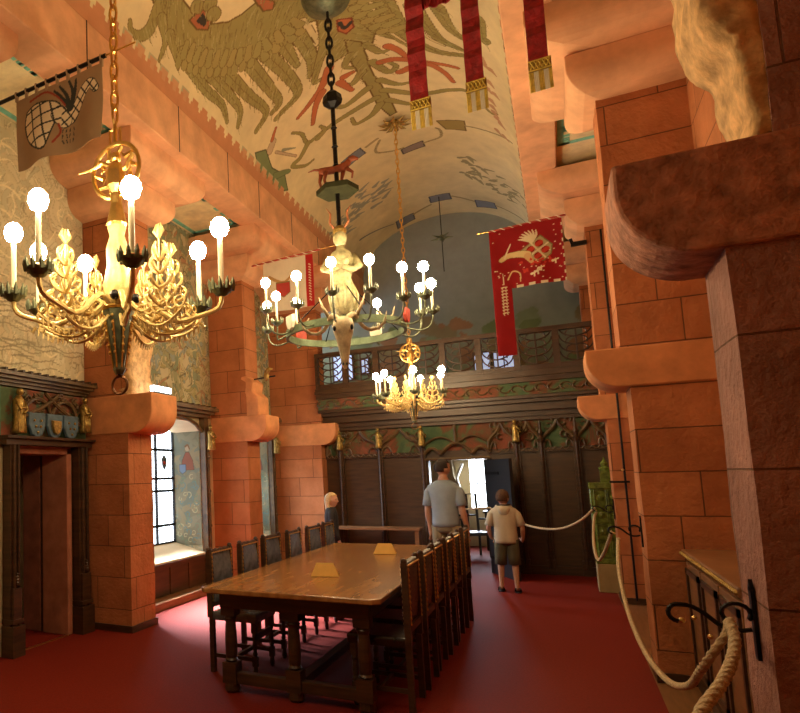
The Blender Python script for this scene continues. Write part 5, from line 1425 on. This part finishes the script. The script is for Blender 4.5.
# ------------------------------------------------------------ people
def bake_body(name, skel, edges, radii, head, mat, parent, voxel):
    me = bpy.data.meshes.new('tmp'); me.from_pydata([tuple(p) for p in skel], edges, [])
    o = bpy.data.objects.new('tmp', me); COL.objects.link(o)
    o.modifiers.new('s', 'SKIN'); sv = me.skin_vertices[0].data
    for i, r in enumerate(radii): sv[i].radius = r if isinstance(r, tuple) else (r, r)
    sv[0].use_root = True
    sb = o.modifiers.new('sub', 'SUBSURF'); sb.levels = 2; sb.render_levels = 2
    dg_ = bpy.context.evaluated_depsgraph_get(); ev = o.evaluated_get(dg_)
    bm = bmesh.new(); bm.from_mesh(ev.to_mesh()); ev.to_mesh_clear()
    hm = bmesh.new(); head(hm); tmp = bpy.data.meshes.new('h'); hm.to_mesh(tmp); hm.free(); bm.from_mesh(tmp)
    out = bpy.data.meshes.new(name); bm.to_mesh(out); bm.free()
    bpy.data.objects.remove(o); bpy.data.meshes.remove(me); bpy.data.meshes.remove(tmp)
    for p in out.polygons: p.use_smooth = True
    out.materials.append(mat)
    b = bpy.data.objects.new(name, out); COL.objects.link(b); b.parent = parent
    rm = b.modifiers.new('weld', 'REMESH'); rm.mode = 'VOXEL'; rm.voxel_size = voxel; rm.use_smooth_shade = True
    return b
def head_mesh(bm, c, s, yaw, pitch=0):
    """s: head height; faces +Y before the yaw"""
    M = Matrix.Translation(c) @ Matrix.Rotation(yaw, 4, 'Z') @ Matrix.Rotation(pitch, 4, 'X')
    bmesh.ops.create_uvsphere(bm, u_segments=28, v_segments=20, radius=.5)
    for v in bm.verts:
        x, y, z = v.co; x *= .70; y *= .84
        if z < -.05:
            k = (-.05 - z) / .45; x *= 1 - .42 * k; y = y * (1 - .30 * k) + (.05 * k)
        if y < 0 and z > -.1: y *= 1.06
        g = lambda cx, cz, w: math.exp(-((x - cx)**2 + (z - cz)**2) / (2 * w * w))
        if y > 0:
            y += .085 * g(0, -.09, .035) + .05 * g(0, -.03, .03) + .022 * g(0, .06, .12)
            y -= .035 * (g(.13, .0, .05) + g(-.13, .0, .05))
            y += .03 * g(0, -.25, .05) + .03 * g(0, -.40, .06)
        v.co = (x * s, y * s, z * s)
    for q in (-1, 1):
        bmesh.ops.create_uvsphere(bm, u_segments=10, v_segments=8, radius=1, matrix=Matrix.Translation((q * .355 * s, -.02 * s, -.05 * s)) @ Matrix.Diagonal((.03 * s, .07 * s, .12 * s, 1)))
    bm.transform(M)
def face_parts(par, c, s, yaw, pitch=0):
    M = Matrix.Translation(c) @ Matrix.Rotation(yaw, 4, 'Z') @ Matrix.Rotation(pitch, 4, 'X')
    P = lambda x, y, z: M @ Vector((x * s, y * s, z * s))
    for q in (-1, 1):
        MB().ball(P(q * .13, .345, .0), .035 * s, 8, 6).build('eye', EYEM, par)
        MB().tube([P(q * .07, .40, .07), P(q * .14, .385, .085), P(q * .20, .34, .07)], .012 * s, 5).build('eyebrow', HAIRB, par)
    MB().tube([P(-.08, .365, -.25), P(0, .40, -.245), P(.08, .365, -.25)], [.01 * s, .022 * s, .01 * s], 6).build('mouth', LIP, par)
def hair(par, c, s, yaw, mat, cut, length=0.0, puff=.05, seed=1, pitch=0):
    m = MB(); bmesh.ops.create_uvsphere(m.bm, u_segments=36, v_segments=26, radius=.5)
    dead = []
    for v in m.bm.verts:
        x, y, z = v.co
        if (y > .10 + (.0 if z > .28 else 0) and z < cut) or (z < -.22 if not length else z < -.485) or (length and y > .06 and z < -.1) or (abs(x) > .40 and z < -.02 and length == 0 and y > -.12): dead.append(v)
    bmesh.ops.delete(m.bm, geom=dead, context='VERTS')
    for v in m.bm.verts:
        x, y, z = v.co; n = noise.noise(Vector((x * 14, y * 14, z * 4 + seed))) * .5 + noise.noise(Vector((x * 30, y * 30, z * 6 + seed))) * .3
        k = 1 + puff * 1.2 + n * .09
        zz = z
        if length and z < 0:
            rad = math.hypot(x, y) + 1e-5
            if rad > .12:
                tg = .50 - .06 * min(1, -z / .5); x *= tg / rad; y *= tg / rad
        if length and z < 0: zz = z * (1 + length * 1.3)
        kk = 1.0 if z > -.05 else 1 - (.10 if length else .25) * min(1, (-.05 - z) / .3)
        v.co = (x * .74 * k * kk * s, (y * .90 * k * kk - .01) * s, zz * 1.02 * (1 + puff + n * .06) * s)
    m.bm.transform(Matrix.Translation(c) @ Matrix.Rotation(yaw, 4, 'Z') @ Matrix.Rotation(pitch, 4, 'X'))
    o = m.build('hair', mat, par, smooth=True); md = o.modifiers.new('t', 'SOLIDIFY'); md.thickness = .02 * s / .23; md.offset = -1
    return o
def ell(c, rx, ry, z, n=24, rz=0, wob=0, seed=0):
    out = []
    for k in range(n):
        a = 2 * PI * k / n; w = 1 + wob * math.sin(5 * a + seed)
        x, y = rx * w * math.cos(a), ry * w * math.sin(a)
        out.append((c[0] + x, c[1] + y, z))
    return out
def person(name, lab, loc, rz, H, spec):
    """faces +Y; H is standing height"""
    t = thing(name, lab, 'person', loc, rz)
    h = lambda k: k * H
    fat = spec.get('fat', 1.0)
    J = {}; sk = []; rad = []; ed = []
    def V(n, p, r, par=None):
        J[n] = len(sk); sk.append(Vector(p)); rad.append(r)
        if par is not None: ed.append((J[par], J[n]))
    V('pelvis', (0, 0, h(.53)), (h(.075) * fat, h(.055) * fat))
    V('waist', (0, -.005, h(.60)), (h(.068) * fat, h(.050) * fat), 'pelvis')
    V('chest', (0, 0, h(.72)), (h(.082) * fat, h(.058) * fat), 'waist')
    V('top', (0, 0, h(.80)), (h(.06), h(.045)), 'chest')
    V('neck', (0, .005, h(.845)), h(.033), 'top')
    hc = Vector((spec.get('hx', 0), .012, h(.93) if spec.get('child') is None else h(.915))); V('skull', hc - Vector((0, 0, h(.03))), h(.034), 'neck')
    for s, nm in ((-1, 'l'), (1, 'r')):
        arm = spec['arm_' + nm]   # elbow, wrist, hand dir
        V('sh' + nm, (s * h(.103), 0, h(.788)), h(.024), 'top')
        V('el' + nm, arm[0], h(.024), 'sh' + nm)
        mid = Vector(arm[0]).lerp(Vector(arm[1]), .35); V('fa' + nm, mid, h(.024), 'el' + nm)
        V('wr' + nm, arm[1], h(.015), 'fa' + nm)
        d = Vector(arm[2]).normalized(); side = Vector(arm[3]).normalized()   # across the palm, towards the thumb
        w = Vector(arm[1]); palm = w + d * h(.045)
        V('pa' + nm, palm, (h(.019), h(.011)), 'wr' + nm)
        fr_ = max(.0075, h(.0045)); curl = d.cross(side) * (1 if spec.get('curl' + nm, 1) > 0 else -1)
        for k, (off, ln) in enumerate(((.016, .042), (.0055, .047), (-.005, .044), (-.015, .034))):
            b0 = palm + d * h(.012) + side * h(off); b1 = b0 + d * h(ln * .5) + curl * h(.004); b2 = b1 + d * h(ln * .38) + curl * h(.012)
            V('f%s%d' % (nm, k), b0, fr_ * 1.05, 'pa' + nm); V('g%s%d' % (nm, k), b1, fr_ * .95, 'f%s%d' % (nm, k)); V('h%s%d' % (nm, k), b2, fr_ * .8, 'g%s%d' % (nm, k))
        t0 = w + d * h(.022) + side * h(.018); t1 = t0 + d * h(.02) + side * h(.012); t2 = t1 + d * h(.018) + side * h(.003)
        V('t0' + nm, t0, fr_ * 1.2, 'wr' + nm); V('t1' + nm, t1, fr_ * 1.1, 't0' + nm); V('t2' + nm, t2, fr_ * .85, 't1' + nm)
        lg = spec.get('leg_' + nm, ((s * h(.055), .0, h(.285)), (s * h(.058), -.01, h(.045))))
        V('hp' + nm, (s * h(.05), 0, h(.49)), h(.05) * fat, 'pelvis')
        V('kn' + nm, lg[0], h(.033), 'hp' + nm)
        k, a = Vector(lg[0]), Vector(lg[1]); V('ca' + nm, k.lerp(a, .3) + Vector((0, -h(.008), 0)), h(.032), 'kn' + nm)
        V('an' + nm, a, h(.019), 'ca' + nm)
        V('he' + nm, a + Vector((0, -h(.012), -h(.025))), h(.018), 'an' + nm)
        V('ft' + nm, a + Vector((s * h(.008), h(.07), -h(.033))), (h(.022), h(.012)), 'an' + nm)
        V('to' + nm, a + Vector((s * h(.012), h(.105), -h(.036))), (h(.020), h(.008)), 'ft' + nm)
    hs = h(.135) if spec.get('child') is None else spec['child'] * H
    yaw, pit = spec.get('yaw', 0), spec.get('pitch', 0)
    bake_body('body', sk, ed, rad, lambda bm: head_mesh(bm, hc, hs, yaw, pit), spec['skin'], t, .0075 if H > 1.5 else .0065)
    face_parts(t, hc, hs, yaw, pit)
    hair(t, hc, hs, yaw, spec['hair'], spec.get('cut', .25), spec.get('hlen', 0), spec.get('puff', .05), 3, pit)
    # shirt: torso and sleeves, hanging free at hem and cuffs
    m = MB(); hem = spec.get('hem', .50); f = fat
    prof = [(hem, .098 * f, .076 * f), (hem + .03, .099 * f, .076 * f), (.60, .094 * f, .070 * f), (.68, .096 * f, .070), (.745, .110, .070), (.780, .120, .064), (.806, .108, .058), (.828, .070, .050), (.844, .044, .043)]
    rs = []
    for i, (z, rx, ry) in enumerate(prof):
        rs.append(ell((0, -.002, 0), h(rx), h(ry), h(z), 28, 0, .02 if i < 4 else 0, i * .7))
    m.rings(rs, cap=False)
    for s, nm in ((-1, 'l'), (1, 'r')):
        sh = sk[J['sh' + nm]]; el = sk[J['el' + nm]]; sl = spec.get('sleeve', .82)
        P = [sh + Vector((-s * h(.05), 0, h(-.010))), sh + Vector((-s * h(.018), 0, h(-.006))), sh.lerp(el, .22), sh.lerp(el, .5), sh.lerp(el, sl)]
        if sl > 1: 
            wr = sk[J['wr' + nm]]; P = P[:3] + [sh.lerp(el, .95), el.lerp(wr, .5), el.lerp(wr, .92)]
            R_ = [h(.03), h(.040), h(.036), h(.031), h(.028), h(.024)]
        else: R_ = [h(.028), h(.034), h(.035), h(.036), h(.038)]
        m.tube(P, R_, 16, cap=False)
    o = m.build('shirt', spec['shirt'], t, smooth=True)
    md = o.modifiers.new('t', 'SOLIDIFY'); md.thickness = .005; md.offset = 0
    # trousers or shorts
    m = MB(); z0 = spec.get('cuff', .06)
    m.rings([ell((0, 0, 0), h(.080 * f), h(.064 * f), h(.565), 24), ell((0, 0, 0), h(.088 * f), h(.068 * f), h(.52), 24), ell((0, 0, 0), h(.090 * f), h(.070 * f), h(.48), 24), ell((0, 0, 0), h(.080 * f), h(.05 * f), h(.455), 24)], cap=False)
    for s, nm in ((-1, 'l'), (1, 'r')):
        hp, kn, an = sk[J['hp' + nm]], sk[J['kn' + nm]], sk[J['an' + nm]]
        if z0 > .2:
            e = hp.lerp(kn, (.49 - z0) / .205) if z0 > .285 else kn.lerp(an, (.285 - z0) / .24)
            mid_ = hp.lerp(kn, .6); m.tube([hp + Vector((0, 0, h(.02))), hp.lerp(kn, .3), mid_, e], [h(.054) * f, h(.053) * f, h(.051) * f, h(.050) * f], 18, cap=False)
        else: m.tube([hp + Vector((0, 0, h(.02))), hp.lerp(kn, .4), kn, kn.lerp(an, .5), an + Vector((0, 0, -h(.02)))], [h(.054) * f, h(.050) * f, h(.042), h(.038), h(.038)], 18, cap=False)
    o = m.build('trousers' if z0 < .2 else 'shorts', spec['bottom'], t, smooth=True)
    md = o.modifiers.new('t', 'SOLIDIFY'); md.thickness = .005; md.offset = 0
    for s, nm in ((-1, 'l'), (1, 'r')):
        a = sk[J['an' + nm]]; base = Vector((a.x + s * h(.006), a.y + h(.035), 0))
        m = MB(); pts = [(-.026, -.055), (.0, -.068), (.026, -.055), (.027, 0), (.034, .06), (.018, .092), (-.01, .092), (-.030, .06), (-.027, 0)]
        m.prism(pts, lambda u, v: (base.x + h(u), base.y + h(v), .002), lambda u, v: (base.x + h(u), base.y + h(v), max(.014, h(.010))))
        if spec.get('sandal'):
            for v, z in ((.05, .028), (.01, .045)): m.tube([(base.x + h(-.030), base.y + h(v), h(.006)), (base.x, base.y + h(v), h(z)), (base.x + h(.030), base.y + h(v), h(.006))], h(.006), 6)
            m.tube([(base.x + h(-.026), base.y + h(.0), h(.01)), (base.x + h(-.022), base.y - h(.05), h(.045)), (base.x + h(.022), base.y - h(.05), h(.045)), (base.x + h(.026), base.y, h(.01))], h(.006), 6)
            m.build('sandal', BLACKC, t)
        else:
            m.rings([ell((base.x, base.y + h(dy), 0), h(rx), h(ry), h(z), 16) for z, rx, ry, dy in ((.006, .031, .078, .012), (.025, .031, .076, .012), (.042, .026, .055, -.002), (.055, .024, .032, -.03))])
            m.build('shoe', BLACKC, t, smooth=True)
    return t
man = person('person', 'man in grey blue T-shirt and beige trousers with his back turned, arms hanging', (-1.36, 9.25, 0), math.radians(-8), 1.76,
    dict(skin=SKIN, hair=HAIRD, shirt=SHIRTB, bottom=TROUS, yaw=math.radians(-38), cut=.26, hem=.505, fat=.96,
         arm_l=((-.215, -.02, 1.10), (-.215, .04, .86), (.02, .12, -1), (.3, 1, 0)), arm_r=((.222, -.03, 1.10), (.245, .05, .86), (.0, .15, -1), (-.3, 1, 0)), curll=-1))
boy = person('person', 'boy in a beige hooded shirt, olive shorts and sandals with his back turned', (-.72, 9.83, 0), math.radians(4), 1.34,
    dict(skin=SKIN, hair=HAIRB, shirt=SHIRTW, bottom=SHORTS, yaw=math.radians(-25), cut=.25, hem=.475, fat=1.06, cuff=.27, sandal=True, child=.158, puff=.07, sleeve=.85,
         arm_l=((-.20, -.0, .83), (-.175, .13, .68), (.3, .8, -.4), (.6, .2, .8)), arm_r=((.205, -.01, .83), (.20, .12, .67), (-.2, .9, -.3), (-.6, .2, .8)),
         leg_r=((.085, .01, .38), (.09, -.035, .06)), leg_l=((-.08, .02, .38), (-.09, .03, .06))))
hd = MB()
hd.tube([(.085 * math.cos(a), .012 + .075 * math.sin(a), 1.112 + .012 * math.sin(a)) for a in [2 * PI * k / 18 for k in range(18)]], .02, 8, close=True)
hd.rings([[(w * math.cos(a), -.075 + .5 * w * math.sin(a) - dy, z) for a in [2 * PI * k / 12 for k in range(12)]] for z, w, dy in ((1.12, .065, .0), (1.08, .075, .015), (1.03, .055, .015), (.99, .012, .005))])
hd.build('hood', SHIRTW, boy, smooth=True)
cap = MB(); cap.tube([(.078 * math.cos(a), .012 + .07 * math.sin(a), 1.135) for a in [2 * PI * k / 18 for k in range(18)]], .012, 6, close=True); cap.build('hood_lining', SHIRTD, boy)
girl = person('person', 'blond child in a dark top standing behind the far left end of the table', (-2.90, 9.35, 0), math.radians(-70), 1.34,
    dict(skin=SKINL, hair=HAIRL, shirt=SHIRTD, bottom=SHIRTD, yaw=math.radians(-22), cut=.24, hem=.46, sleeve=1.2, child=.158, hlen=.62, puff=.07, cuff=.06,
         arm_l=((-.17, .0, .84), (-.18, .08, .66), (.05, .2, -1), (.3, 1, 0)), arm_r=((.17, -.0, .84), (.18, .08, .66), (.0, .2, -1), (-.3, 1, 0)), curll=-1))
